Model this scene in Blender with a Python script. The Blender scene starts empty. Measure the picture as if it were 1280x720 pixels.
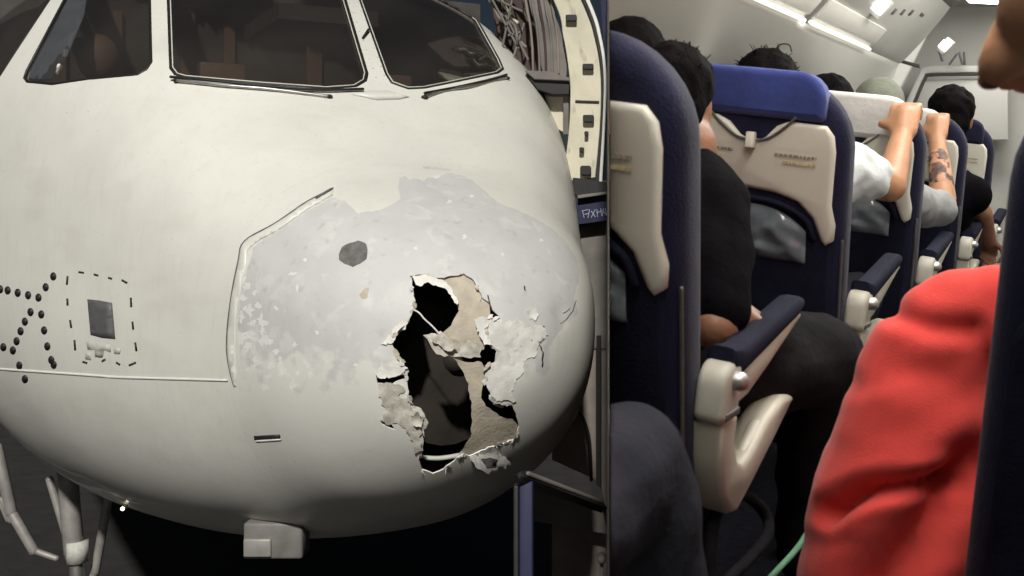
import bpy, bmesh, math, random
import numpy as np
from mathutils import Vector, Matrix, geometry, noise as NZ_
random.seed(7); RNG = np.random.default_rng(7)
SC = bpy.context.scene
COL = SC.collection
R_ = math.radians

# ------------------------------------------------------------------ camera
F, CX, CY = 1400.0, 760.0, 280.0            # focal length and principal point, in pixels of a 1280-wide picture
CAMH = 3.9                                   # camera height above the apron
cd = bpy.data.cameras.new('camera'); cam = bpy.data.objects.new('camera', cd); COL.objects.link(cam)
cam.location = (0, 0, CAMH); cam.rotation_euler = (R_(90), 0, 0)
cd.sensor_width = 36.0; cd.lens = F/1280*36.0
cd.shift_x = (640-CX)/1280; cd.shift_y = (CY-360)/1280
cd.clip_start = 0.02; cd.clip_end = 3000
cd.dof.use_dof = True; cd.dof.focus_distance = 4.8; cd.dof.aperture_fstop = 8.5
SC.camera = cam
# ------------------------------------------------------------------ world, sun, exposure
SUN_EL, SUN_AZ = R_(38), R_(1)             # floodlit apron at night: from behind the camera, a little to its left
w = bpy.data.worlds.new('World'); SC.world = w; w.use_nodes = True
nt = w.node_tree
sky = nt.nodes.new('ShaderNodeTexSky'); sky.sky_type = 'NISHITA'; sky.sun_disc = False
sky.sun_elevation = SUN_EL; sky.sun_rotation = math.pi + SUN_AZ
bg = nt.nodes['Background']; bg.inputs['Strength'].default_value = 0.006
nt.links.new(sky.outputs[0], bg.inputs[0])
sd = bpy.data.lights.new('sun', 'SUN'); sd.energy = 3.65; sd.angle = R_(2.0); sd.color = (1.0, .975, .915)
so = bpy.data.objects.new('sun', sd); COL.objects.link(so)
sdir = Vector((math.sin(-SUN_AZ)*math.cos(SUN_EL), math.cos(SUN_AZ)*math.cos(SUN_EL), -math.sin(SUN_EL)))
so.rotation_euler = sdir.to_track_quat('-Z', 'Y').to_euler(); so.location = (-4, -12, 14)
SC.view_settings.view_transform = 'Standard'; SC.view_settings.look = 'None'
SC.view_settings.exposure = 0; SC.view_settings.gamma = 1
try:
    SC.cycles.use_denoising = True; SC.cycles.max_bounces = 6; SC.cycles.transparent_max_bounces = 8
except Exception: pass

# ------------------------------------------------------------------ materials
def mat(name, col, rough=.6, metal=0, var=.12, scale=8, bump=0, bscale=40, emit=None, estr=0, spec=.5, coat=0, sheen=0, detail=5):
    m = bpy.data.materials.new(name); m.use_nodes = True; t = m.node_tree; b = t.nodes['Principled BSDF']
    b.inputs['Roughness'].default_value = rough; b.inputs['Metallic'].default_value = metal
    b.inputs['Specular IOR Level'].default_value = spec; b.inputs['Coat Weight'].default_value = coat
    b.inputs['Sheen Weight'].default_value = sheen
    tc = t.nodes.new('ShaderNodeTexCoord')
    n = t.nodes.new('ShaderNodeTexNoise'); n.inputs['Scale'].default_value = scale; n.inputs['Detail'].default_value = detail
    t.links.new(tc.outputs['Object'], n.inputs['Vector'])
    r = t.nodes.new('ShaderNodeValToRGB')
    r.color_ramp.elements[0].position = .3; r.color_ramp.elements[1].position = .7
    r.color_ramp.elements[0].color = [max(0, c*(1-var)) for c in col[:3]]+[1]
    r.color_ramp.elements[1].color = [min(1, c*(1+var)) for c in col[:3]]+[1]
    t.links.new(n.outputs['Fac'], r.inputs[0]); t.links.new(r.outputs[0], b.inputs['Base Color'])
    if bump:
        n2 = t.nodes.new('ShaderNodeTexNoise'); n2.inputs['Scale'].default_value = bscale; n2.inputs['Detail'].default_value = 4
        t.links.new(tc.outputs['Object'], n2.inputs['Vector'])
        bp = t.nodes.new('ShaderNodeBump'); bp.inputs['Strength'].default_value = bump; bp.inputs['Distance'].default_value = .01
        t.links.new(n2.outputs['Fac'], bp.inputs['Height']); t.links.new(bp.outputs[0], b.inputs['Normal'])
    if emit:
        b.inputs['Emission Color'].default_value = list(emit)+[1]; b.inputs['Emission Strength'].default_value = estr
    return m

def add_layer(m, col, scale, lo, hi, detail=6, stretch=(1, 1, 1), amount=1.0, dist=0.0):
    """blend a second colour in through thresholded noise: stains, chips, wear"""
    t = m.node_tree; b = t.nodes['Principled BSDF']; src = b.inputs['Base Color'].links[0].from_socket
    tc = t.nodes.new('ShaderNodeTexCoord'); mp = t.nodes.new('ShaderNodeMapping'); mp.inputs['Scale'].default_value = stretch
    mp.inputs['Location'].default_value = (random.random()*9, random.random()*9, 0)
    n = t.nodes.new('ShaderNodeTexNoise'); n.inputs['Scale'].default_value = scale; n.inputs['Detail'].default_value = detail
    n.inputs['Distortion'].default_value = dist
    t.links.new(tc.outputs['Object'], mp.inputs[0]); t.links.new(mp.outputs[0], n.inputs['Vector'])
    mr = t.nodes.new('ShaderNodeMapRange'); mr.inputs[1].default_value = lo; mr.inputs[2].default_value = hi; mr.inputs[4].default_value = amount
    t.links.new(n.outputs['Fac'], mr.inputs[0])
    mx = t.nodes.new('ShaderNodeMix'); mx.data_type = 'RGBA'
    t.links.new(mr.outputs[0], mx.inputs[0]); t.links.new(src, mx.inputs[6]); mx.inputs[7].default_value = list(col)+[1]
    t.links.new(mx.outputs[2], b.inputs['Base Color'])

def glass_mat(name, tint, gloss, rough=.03):
    m = bpy.data.materials.new(name); m.use_nodes = True; t = m.node_tree; t.nodes.clear()
    o = t.nodes.new('ShaderNodeOutputMaterial'); mx = t.nodes.new('ShaderNodeMixShader'); tr = t.nodes.new('ShaderNodeBsdfTransparent')
    g = t.nodes.new('ShaderNodeBsdfGlossy'); lw = t.nodes.new('ShaderNodeLayerWeight'); mr = t.nodes.new('ShaderNodeMapRange')
    lw.inputs[0].default_value = .5; mr.inputs[3].default_value = .04; mr.inputs[4].default_value = .45; mr.interpolation_type = 'SMOOTHSTEP'
    tr.inputs[0].default_value = list(tint)+[1]; g.inputs['Roughness'].default_value = rough; g.inputs[0].default_value = (gloss, gloss, gloss, 1)
    t.links.new(lw.outputs['Facing'], mr.inputs[0]); t.links.new(mr.outputs[0], mx.inputs[0]); t.links.new(tr.outputs[0], mx.inputs[1]); t.links.new(g.outputs[0], mx.inputs[2])
    df = t.nodes.new('ShaderNodeBsdfDiffuse'); df.inputs[0].default_value = (.5, .46, .43, 1); mx2 = t.nodes.new('ShaderNodeMixShader'); nz = t.nodes.new('ShaderNodeTexNoise'); nz.inputs['Scale'].default_value = 2.5
    mr2 = t.nodes.new('ShaderNodeMapRange'); mr2.inputs[3].default_value = .012; mr2.inputs[4].default_value = .045; t.links.new(nz.outputs['Fac'], mr2.inputs[0])
    t.links.new(mr2.outputs[0], mx2.inputs[0]); t.links.new(mx.outputs[0], mx2.inputs[1]); t.links.new(df.outputs[0], mx2.inputs[2])
    t.links.new(mx2.outputs[0], o.inputs[0]); return m

M = {}
M['paint'] = mat('white_aircraft_paint', (.77, .76, .70), .42, var=.035, scale=3.2, bump=.05, bscale=130, coat=.15)
add_layer(M['paint'], (.60, .57, .50), 2.2, .52, .78, stretch=(1, 1, 2.5), amount=.4)
add_layer(M['paint'], (.45, .42, .36), 60, .66, .74, amount=.5)
add_layer(M['paint'], (.52, .49, .42), 5, .50, .72, stretch=(6, 6, .8), amount=.12)
M['bare'] = mat('bare_radome_primer', (.61, .605, .595), .6, var=.05, scale=7, bump=.08, bscale=120)
add_layer(M['bare'], (.70, .69, .66), 9, .56, .66, detail=8, dist=.6, amount=.75)
add_layer(M['bare'], (.47, .465, .455), 18, .60, .70, detail=8, amount=.5)
def fade_low(m, col, z0, z1):
    t = m.node_tree; b = t.nodes['Principled BSDF']; src = b.inputs['Base Color'].links[0].from_socket
    tc = t.nodes.new('ShaderNodeTexCoord'); sx = t.nodes.new('ShaderNodeSeparateXYZ'); n = t.nodes.new('ShaderNodeTexNoise'); n.inputs['Scale'].default_value = 11; n.inputs['Detail'].default_value = 9
    t.links.new(tc.outputs['Object'], sx.inputs[0]); t.links.new(tc.outputs['Object'], n.inputs['Vector'])
    mr = t.nodes.new('ShaderNodeMapRange'); mr.inputs[1].default_value = z0; mr.inputs[2].default_value = z1; mr.clamp = False; t.links.new(sx.outputs['Z'], mr.inputs[0])
    ad = t.nodes.new('ShaderNodeMath'); ad.operation = 'MULTIPLY_ADD'; ad.inputs[1].default_value = 2.4; t.links.new(n.outputs['Fac'], ad.inputs[0]); t.links.new(mr.outputs[0], ad.inputs[2])
    m2 = t.nodes.new('ShaderNodeMapRange'); m2.inputs[1].default_value = 1.45; m2.inputs[2].default_value = 1.75; t.links.new(ad.outputs[0], m2.inputs[0])
    mx = t.nodes.new('ShaderNodeMix'); mx.data_type = 'RGBA'; t.links.new(m2.outputs[0], mx.inputs[0]); t.links.new(src, mx.inputs[6]); mx.inputs[7].default_value = list(col)+[1]
    t.links.new(mx.outputs[2], b.inputs['Base Color'])
fade_low(M['bare'], (.74, .73, .68), 3.42, 3.05)
M['chip'] = mat('chipped_white_paint', (.80, .79, .755), .6, var=.06, scale=20, bump=.15, bscale=90)
M['fabric'] = mat('torn_radome_fabric', (.78, .76, .71), .75, var=.1, scale=22, bump=.2, bscale=90)
M['lining'] = mat('beige_radome_lining', (.50, .44, .35), .7, var=.16, scale=14, bump=.35, bscale=70)
M['torn'] = mat('torn_beige_layers', (.56, .53, .46), .8, var=.34, scale=26, bump=.2, bscale=90)
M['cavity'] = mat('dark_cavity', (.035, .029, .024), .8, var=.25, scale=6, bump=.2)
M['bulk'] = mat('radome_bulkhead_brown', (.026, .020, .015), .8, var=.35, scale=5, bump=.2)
M['rub'] = mat('black_rubber', (.014, .013, .013), .55, var=.2, scale=20)
M['decal'] = mat('black_print', (.018, .017, .018), .6, var=.2, scale=30)
M['greydecal'] = mat('grey_print', (.11, .11, .113), .55, var=.1, scale=30)
M['smudge'] = mat('smudged_grey_print', (.5, .49, .45), .6, var=.12, scale=40)
M['blot'] = mat('scorched_spot', (.14, .14, .135), .85, var=.35, scale=25, bump=.4, bscale=80)
M['seal'] = mat('pale_sealant', (.66, .64, .57), .5, var=.06, scale=12)
M['glass'] = glass_mat('cockpit_glass', (.80, .77, .74), .5)
M['steel'] = mat('brushed_steel', (.45, .44, .42), .38, .85, var=.15, scale=20)
M['cockpit'] = mat('cockpit_dark_trim', (.06, .054, .05), .7, var=.3, scale=6)
M['cockpit_tan'] = mat('cockpit_tan_panel', (.17, .11, .075), .6, var=.25, scale=5)
M['blind'] = mat('grey_blue_sunblind', (.13, .155, .19), .7, var=.15, scale=9)
M['asphalt'] = mat('apron_asphalt', (.021, .019, .019), .9, var=.3, scale=3, bump=.4, bscale=60)
M['gear'] = mat('landing_gear_paint', (.30, .285, .265), .5, .2, var=.2, scale=9)
M['mast'] = mat('mast_grey_paint', (.17, .16, .15), .55, var=.2, scale=12)
M['jcream'] = mat('jet_bridge_cream', (.62, .58, .45), .6, var=.1, scale=6, bump=.08)
add_layer(M['jcream'], (.22, .18, .12), 7, .6, .75, stretch=(3, 3, 1), amount=.6)
M['jgrey'] = mat('jet_bridge_grey', (.17, .155, .14), .7, var=.25, scale=5, bump=.15)
M['jbrown'] = mat('jet_bridge_brown', (.22, .185, .16), .75, var=.3, scale=3, bump=.2, bscale=30)
M['jmaroon'] = mat('jet_bridge_maroon', (.055, .03, .028), .7, var=.25, scale=5)
M['jblue'] = mat('blue_painted_steel', (.018, .020, .062), .5, var=.15, scale=7)
M['jnavy'] = mat('navy_canvas', (.022, .024, .06), .8, var=.25, scale=9, bump=.3)
M['white'] = mat('white_print', (.42, .45, .55), .6, var=.1, scale=30)
# cabin
M['navy'] = mat('navy_seat_fabric', (.012, .012, .034), .75, var=.25, scale=14, bump=.25, bscale=220, sheen=.08, spec=.12)
M['navydark'] = mat('dark_navy_fabric', (.010, .011, .024), .85, var=.3, scale=12, bump=.3, bscale=200, spec=.12)
M['blue'] = mat('royal_blue_cover', (.042, .062, .235), .8, var=.16, scale=9, bump=.35, bscale=30, sheen=.2, spec=.12)
M['shell'] = mat('cream_seat_shell', (.66, .635, .55), .42, var=.05, scale=5, bump=.03, bscale=150)
M['bracket'] = mat('cream_bracket_plastic', (.52, .49, .41), .4, var=.08, scale=9)
M['hub'] = mat('grey_cream_hinge', (.46, .44, .38), .4, var=.1, scale=15)
M['cover'] = mat('white_headrest_cloth', (.68, .67, .66), .85, var=.08, scale=12, bump=.5, bscale=26, spec=.12)
M['pocket'] = mat('grey_pocket_plastic', (.13, .15, .17), .16, var=.6, scale=9, spec=.7, coat=.4)
M['print'] = mat('seat_notice_print', (.20, .17, .12), .6, var=.25, scale=30)
M['goldprint'] = mat('seat_notice_gold_print', (.42, .34, .16), .6, var=.2, scale=30)
M['wall'] = mat('cabin_wall_panel', (.78, .77, .72), .5, var=.03, scale=3)
M['bin'] = mat('bin_plastic', (.62, .615, .58), .45, var=.03, scale=3)
M['psu'] = mat('service_panel_plastic', (.68, .67, .62), .4, var=.04, scale=5)
M['vent'] = mat('vent_dark', (.10, .095, .09), .5, var=.2, scale=20)
M['cfloor'] = mat('cabin_carpet', (.018, .018, .028), .95, var=.4, scale=40, bump=.4, bscale=200, spec=.12)
M['galley'] = mat('galley_panel', (.66, .65, .61), .4, var=.04, scale=4)
M['seam'] = mat('dark_seam', (.06, .058, .055), .6, var=.2, scale=10)
M['skin'] = mat('skin', (.43, .215, .118), .5, var=.14, scale=16, bump=.12, bscale=120)
M['skindark'] = mat('warm_brown_skin_shaded', (.22, .10, .055), .5, var=.16, scale=16, bump=.12, bscale=120)  # warm brown skin, darkened further for the shade on the armrest hand
M['nail'] = mat('fingernail', (.14, .035, .03), .35, var=.1, scale=30)
M['tattoo'] = mat('tattoo_ink', (.10, .062, .048), .6, var=.7, scale=45)
add_layer(M['tattoo'], (.50, .26, .16), 26, .48, .56, detail=2)
M['hair'] = mat('black_hair', (.0035, .0028, .003), .8, var=.4, scale=50, bump=.3, bscale=120, spec=.05)
M['hairgrey'] = mat('grey_green_cap', (.13, .14, .11), .8, var=.2, scale=20, bump=.3)
M['black'] = mat('black_cloth', (.0035, .003, .0042), .9, var=.3, scale=12, bump=.3, bscale=60, spec=.04)
M['trouser'] = mat('charcoal_cloth', (.014, .0135, .015), .9, var=.25, scale=10, bump=.3, bscale=60, spec=.05)
M['trouser2'] = mat('slate_cloth', (.024, .024, .031), .9, var=.22, scale=9, bump=.3, bscale=60, spec=.05)
M['tee'] = mat('white_cotton', (.60, .63, .64), .85, var=.08, scale=9, bump=.4, bscale=24, spec=.12)
M['greyshirt'] = mat('grey_cotton', (.30, .30, .31), .85, var=.1, scale=12, bump=.4, bscale=24, spec=.12)
M['red'] = mat('red_cotton', (.68, .066, .056), .85, var=.12, scale=9, bump=.16, bscale=300, sheen=.15, spec=.12)
M['green'] = mat('pale_green_cord', (.22, .48, .30), .55, var=.12, scale=20)
M['alu'] = mat('aluminium_edge', (.20, .16, .13), .5, .3, var=.1, scale=12)
M['lit'] = mat('lit_diffuser', (.8, .8, .75), .5, var=.02, emit=(1, .97, .86), estr=1.0)
M['litmain'] = mat('lit_ceiling_diffuser', (.8, .8, .75), .5, var=.02, emit=(1, .97, .90), estr=15.5)
M['litsign'] = mat('lit_sign', (.8, .8, .8), .5, var=.02, emit=(1, 1, .95), estr=3)
M['cocklit'] = mat('dim_warm_lens', (.7, .6, .4), .5, var=.02, emit=(1, .70, .45), estr=9)
M['lamp'] = mat('lit_lamp', (.8, .8, .7), .5, var=.02, emit=(1, .93, .65), estr=6)

# ------------------------------------------------------------------ object helpers
def mesh(name, vs, fs, mats, idx=None, smooth=True):
    me = bpy.data.meshes.new(name); me.from_pydata([tuple(map(float, v)) for v in vs], [], [tuple(map(int, f)) for f in fs])
    for m_ in (mats if isinstance(mats, (list, tuple)) else [mats]): me.materials.append(m_)
    me.polygons.foreach_set('use_smooth', [smooth]*len(me.polygons))
    if idx is not None: me.polygons.foreach_set('material_index', list(idx))
    me.update(); return me
def link(name, me, parent=None, mw=None):
    o = bpy.data.objects.new(name, me); COL.objects.link(o)
    if parent is not None: o.parent = parent
    elif mw is not None: o.matrix_world = mw
    return o
def sharp(me, ang=35):
    me.set_sharp_from_angle(angle=R_(ang)); return me
def tag(o, label, cat, group=None):
    o['label'] = label; o['category'] = cat
    if group: o['group'] = group
    return o
def struct(o): o['kind'] = 'structure'; return o
def thing(name, label, cat, mw, group=None):
    o = bpy.data.objects.new(name, None); COL.objects.link(o); o.matrix_world = mw; o.empty_display_size = .1
    return tag(o, label, cat, group)
def copy_tree(o, parent=None):
    c = o.copy(); COL.objects.link(c)
    if parent is not None: c.parent = parent; c.matrix_parent_inverse = o.matrix_parent_inverse.copy()
    for ch in [k for k in o.children]: copy_tree(ch, c)
    return c
def join(parts):
    V, Fs, n = [], [], 0
    for v, f in parts:
        V += [tuple(p) for p in v]; Fs += [tuple(i+n for i in q) for q in f]; n += len(v)
    return V, Fs
def box(x0, x1, y0, y1, z0, z1):
    v = [(x, y, z) for z in (z0, z1) for y in (y0, y1) for x in (x0, x1)]
    return v, [(0, 2, 3, 1), (4, 5, 7, 6), (0, 1, 5, 4), (2, 6, 7, 3), (0, 4, 6, 2), (1, 3, 7, 5)]
def bev(vf, r, seg=2):
    bm = bmesh.new(); vs = [bm.verts.new(p) for p in vf[0]]
    for f in vf[1]: bm.faces.new([vs[i] for i in f])
    bmesh.ops.bevel(bm, geom=list(bm.edges), offset=r, segments=seg, affect='EDGES', profile=.5)
    bm.verts.index_update(); out = ([tuple(v.co) for v in bm.verts], [tuple(v.index for v in f.verts) for f in bm.faces]); bm.free(); return out
def tube(path, rad, seg=10, cap=True, flat=1.0):
    P = [Vector(p) for p in path]; n = len(P); rad = rad if isinstance(rad, (list, tuple)) else [rad]*n
    V, Fs = [], []
    t0 = (P[1]-P[0]).normalized(); up = Vector((0, 0, 1)) if abs(t0.z) < .9 else Vector((1, 0, 0))
    nrm = (up-up.dot(t0)*t0).normalized(); rings = []
    def ring(c, a, b, r):
        k = len(V)
        for i in range(seg):
            an = 2*math.pi*i/seg; V.append(c+a*(math.cos(an)*r)+b*(math.sin(an)*r*flat))
        rings.append(k)
    for i in range(n):
        t = (P[min(i+1, n-1)]-P[max(i-1, 0)]).normalized(); nrm = (nrm-nrm.dot(t)*t).normalized(); b = t.cross(nrm)
        if i == 0 and cap:
            for s in (.98, .8, .45): ring(P[0]-t*rad[0]*s, nrm, b, rad[0]*math.sqrt(max(0, 1-s*s)))
        ring(P[i], nrm, b, rad[i])
        if i == n-1 and cap:
            for s in (.45, .8, .98): ring(P[i]+t*rad[i]*s, nrm, b, rad[i]*math.sqrt(max(0, 1-s*s)))
    for a, b in zip(rings[:-1], rings[1:]):
        for i in range(seg): j = (i+1) % seg; Fs.append((a+i, a+j, b+j, b+i))
    Fs.append(tuple(range(rings[0]+seg-1, rings[0]-1, -1))); Fs.append(tuple(range(rings[-1], rings[-1]+seg)))
    return [tuple(v) for v in V], Fs
def smoothpath(pts, k=6):
    P = [Vector(p) for p in pts]; out = []
    for i in range(len(P)-1):
        p0 = P[max(i-1, 0)]; p1 = P[i]; p2 = P[i+1]; p3 = P[min(i+2, len(P)-1)]
        for j in range(k):
            t = j/k; out.append(.5*((2*p1)+(p2-p0)*t+(2*p0-5*p1+4*p2-p3)*t*t+(3*p1-p0-3*p2+p3)*t**3))
    out.append(P[-1]); return out
def ellipsoid(c, r, rot=None, nu=20, nv=12):
    V, Fs = [], []; c = Vector(c); Mx = rot or Matrix.Identity(3)
    for j in range(nv+1):
        ph = math.pi*(j/nv-.5); ph = max(-1.55, min(1.55, ph))
        for i in range(nu):
            th = 2*math.pi*i/nu
            V.append(tuple(c+Mx@Vector((r[0]*math.cos(ph)*math.cos(th), r[1]*math.cos(ph)*math.sin(th), r[2]*math.sin(ph)))))
    for j in range(nv):
        for i in range(nu): k = (i+1) % nu; Fs.append((j*nu+i, j*nu+k, (j+1)*nu+k, (j+1)*nu+i))
    Fs.append(tuple(range(nu-1, -1, -1))); Fs.append(tuple(nv*nu+i for i in range(nu))); return V, Fs
def slab(outline, t, bv, fmap, seg=2):
    """closed plate from a CCW 2-D outline: thickness t, rounded rim bv, mapped by fmap(u, v, depth)"""
    P = np.array(outline, float); n = len(P)
    d = np.roll(P, -1, 0)-np.roll(P, 1, 0); nr = np.c_[d[:, 1], -d[:, 0]]; nr /= np.linalg.norm(nr, axis=1)[:, None]+1e-9
    rings = []
    for i in range(seg+1):
        a = math.pi/2*i/seg; rings.append((P-nr*bv*(1-math.sin(a)), bv*(1-math.cos(a))))
    for i in range(seg+1):
        a = math.pi/2*(1-i/seg); rings.append((P-nr*bv*(1-math.sin(a)), t-bv*(1-math.cos(a))))
    V = [fmap(p[0], p[1], dep) for R, dep in rings for p in R]; Fs = []
    for k in range(len(rings)-1):
        for i in range(n): j = (i+1) % n; Fs.append((k*n+i, (k+1)*n+i, (k+1)*n+j, k*n+j))
    tri = geometry.tessellate_polygon([[Vector((p[0], p[1], 0)) for p in rings[0][0]]])
    for a in tri:
        a = tuple(a); ar = np.cross(rings[0][0][a[1]]-rings[0][0][a[0]], rings[0][0][a[2]]-rings[0][0][a[0]])
        if ar < 0: a = a[::-1]
        Fs.append(a); b = (len(rings)-1)*n; Fs.append(tuple(b+i for i in a[::-1]))
    return V, Fs
def rrect(x0, x1, z0, z1, r, k=6):
    r = r if isinstance(r, (list, tuple)) else [r]*4; out = []     # corners: bottom-right, top-right, top-left, bottom-left
    for (cx, cz, a0), q in zip(((x1, z0, -90), (x1, z1, 0), (x0, z1, 90), (x0, z0, 180)), r):
        sx = -1 if cx == x1 else 1; sz = 1 if cz == z0 else -1
        for i in range(k+1):
            a = R_(a0+90*i/k); out.append((cx+sx*q+q*math.cos(a), cz+sz*q+q*math.sin(a)))
    return out
_pend = []
def baked(vf, voxel=.01, smooth=6, noise=0, nsc=20):
    """one continuous surface from overlapping closed pieces"""
    me = bpy.data.meshes.new('tmp'); me.from_pydata([tuple(map(float, p)) for p in vf[0]], [], vf[1])
    o = bpy.data.objects.new('tmp', me); COL.objects.link(o)
    m_ = o.modifiers.new('r', 'REMESH'); m_.mode = 'VOXEL'; m_.voxel_size = voxel; m_.use_smooth_shade = True
    s_ = o.modifiers.new('s', 'SMOOTH'); s_.factor = .5; s_.iterations = smooth
    dg = bpy.context.evaluated_depsgraph_get(); e = o.evaluated_get(dg); out = bpy.data.meshes.new_from_object(e)
    bpy.data.objects.remove(o); bpy.data.meshes.remove(me); return out

# ------------------------------------------------------------------ picture rays
def W(px, py, Y): return Vector(((px-CX)/F*Y, Y, CAMH+(CY-py)/F*Y))

# ================================================================== THE APRON
g = link('ground', mesh('ground', [(-1500, -1500, 0), (1500, -1500, 0), (1500, 1500, 0), (-1500, 1500, 0)], [(0, 1, 2, 3)], M['asphalt'])); struct(g)

# ------------------------------------------------------------------ aircraft nose surface
def pch(xs, ys):
    xs = np.array(xs, float); ys = np.array(ys, float); h = np.diff(xs); d = np.diff(ys)/h; m = np.zeros(len(xs)); m[0] = d[0]; m[-1] = d[-1]
    for i in range(1, len(xs)-1):
        if d[i-1]*d[i] > 0:
            w1 = 2*h[i]+h[i-1]; w2 = h[i]+2*h[i-1]; m[i] = (w1+w2)/(w1/d[i-1]+w2/d[i])
    def f(x):
        x = np.asarray(x, float); i = np.clip(np.searchsorted(xs, x)-1, 0, len(xs)-2); t = (x-xs[i])/h[i]; t2 = t*t; t3 = t2*t
        return (2*t3-3*t2+1)*ys[i]+(t3-2*t2+t)*h[i]*m[i]+(-2*t3+3*t2)*ys[i+1]+(t3-t2)*h[i]*m[i+1]
    return f
ST = np.sqrt([0, .1, .3, .6, 1.0, 1.5, 2.0, 3.0, 4.0, 6.0, 9.0, 16.0])
NW = pch(ST, [0, .35, .61, .82, 1.0, 1.24, 1.48, 1.92, 2.25, 2.42, 2.45, 2.45])
NT = pch(ST, [-.55, -.27, -.06, .12, .31, .66, 1.05, 1.66, 2.0, 2.3, 2.4, 2.4])
NB = pch(ST, [-.55, -.88, -1.14, -1.37, -1.55, -1.73, -1.86, -2.05, -2.18, -2.25, -2.25, -2.25])
NZ = pch(ST, [-.55, -.55, -.54, -.53, -.51, -.46, -.4, -.2, 0, .1, .1, .1])
NU = pch(ST, [2, 2.1, 2.3, 2.5, 2.6, 2.9, 3.1, 2.8, 2.5, 2.2, 2.1, 2.1])
NL = pch(ST, [2, 2.05, 2.1, 2.2, 2.3, 2.4, 2.4, 2.3, 2.2, 2.1, 2.1, 2.1])
PSI, ND = R_(30), 5.0; NX0 = (626-CX)/F*ND
AX = np.array([-math.sin(PSI), math.cos(PSI), 0]); LX = np.array([math.cos(PSI), math.sin(PSI), 0]); TIP = np.array([NX0, ND, CAMH])
def AC(a, b, c): return Vector(TIP+a*AX+b*LX+np.array([0, 0, c]))        # aft of the nose tip, to port, above the camera's level
DENTS = []
def surf(q, ph):
    q = np.maximum(q, 1e-4); w_, t, b, z = NW(q), NT(q), NB(q), NZ(q); c, s = np.cos(ph), np.sin(ph)
    h = np.where(s >= 0, t-z, z-b); n = np.where(s >= 0, NU(q), NL(q))
    r = ((np.abs(c)/np.maximum(w_, 1e-6))**n+(np.abs(s)/np.maximum(h, 1e-6))**n)**(-1/n)
    P = TIP+(q*q)[..., None]*AX+(r*c)[..., None]*LX; P = P.copy(); P[..., 2] += z+r*s
    for (p, rad, dep) in DENTS:
        d2 = ((P-p)**2).sum(-1)/(rad*rad); P = P+(dep*np.exp(-d2))[..., None]*np.array([AX[0], AX[1], 0])
    return P
def snorm(q, ph):
    e = 2e-3; du = surf(q+e, ph)-surf(np.maximum(q-e, 1e-4), ph); dv = surf(q, ph+e)-surf(q, ph-e); n = np.cross(du, dv)
    n /= np.linalg.norm(n, axis=-1)[..., None]+1e-12; return n
_q, _p = np.meshgrid(np.linspace(.02, 3.4, 260), np.linspace(-math.pi, math.pi, 540), indexing='ij')
_S = surf(_q, _p); _N = snorm(_q, _p); _V = _S-np.array([0, 0, CAMH]); _front = (_N*_V).sum(-1) < 0
_px = CX+F*_S[..., 0]/_S[..., 1]; _py = CY-F*(_S[..., 2]-CAMH)/_S[..., 1]
_ok = _front.ravel(); _fx, _fy, _fq, _fp = _px.ravel()[_ok], _py.ravel()[_ok], _q.ravel()[_ok], _p.ravel()[_ok]
def hit(pts):
    """points of the picture -> (q, phi) on the nose"""
    pts = np.array(pts, float); q = np.zeros(len(pts)); ph = np.zeros(len(pts))
    for i, (x, y) in enumerate(pts):
        k = np.argmin((_fx-x)**2+(_fy-y)**2); q[i] = _fq[k]; ph[i] = _fp[k]
    q0, p0 = q.copy(), ph.copy()
    def prj(q, ph):
        P = surf(q, ph); return np.stack([CX+F*P[..., 0]/P[..., 1], CY-F*(P[..., 2]-CAMH)/P[..., 1]], -1)
    for _ in range(8):
        e = 1e-4; c = prj(q, ph); a = (prj(q+e, ph)-c)/e; b = (prj(q, ph+e)-c)/e; r = pts-c
        det = a[:, 0]*b[:, 1]-a[:, 1]*b[:, 0]; det = np.where(np.abs(det) < 1e-3, 1e-3, det)
        q = np.clip(q+np.clip((r[:, 0]*b[:, 1]-r[:, 1]*b[:, 0])/det, -.03, .03), np.maximum(q0-.05, .005), q0+.05)
        ph = np.clip(ph+np.clip((a[:, 0]*r[:, 1]-a[:, 1]*r[:, 0])/det, -.05, .05), p0-.12, p0+.12)
    return q, ph
def dens(poly, step=6, jit=0, closed=True):
    P = np.array(poly, float); out = []; n = len(P)
    for i in range(n if closed else n-1):
        a, b = P[i], P[(i+1) % n]; k = max(1, int(np.hypot(*(b-a))/step))
        for j in range(k): out.append(a+(b-a)*j/k)
    if not closed: out.append(P[-1])
    out = np.array(out)
    if jit: out = out+RNG.uniform(-jit, jit, out.shape)
    return out
def uvpoly(px): q, p = hit(px); return np.c_[q*np.cos(p), q*np.sin(p)]
def inpoly(x, y, poly):
    r = np.zeros(len(x), bool); n = len(poly)
    for i in range(n):
        x1, y1 = poly[i]; x2, y2 = poly[(i+1) % n]
        if y1 == y2: continue
        c = ((y1 > y) != (y2 > y)) & (x < (x2-x1)*(y-y1)/(y2-y1)+x1); r ^= c
    return r
_surfpt = lambda x, y: surf(*hit([(x, y)]))[0]
for x, y, rad, dep in ((560, 470, .20, .035), (640, 440, .11, .02), (470, 365, .05, .008), (700, 395, .05, .010), (350, 430, .14, .006), (600, 250, .15, .008), (668, 300, .12, .007)):
    DENTS.append((_surfpt(x, y), rad, dep))

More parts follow.
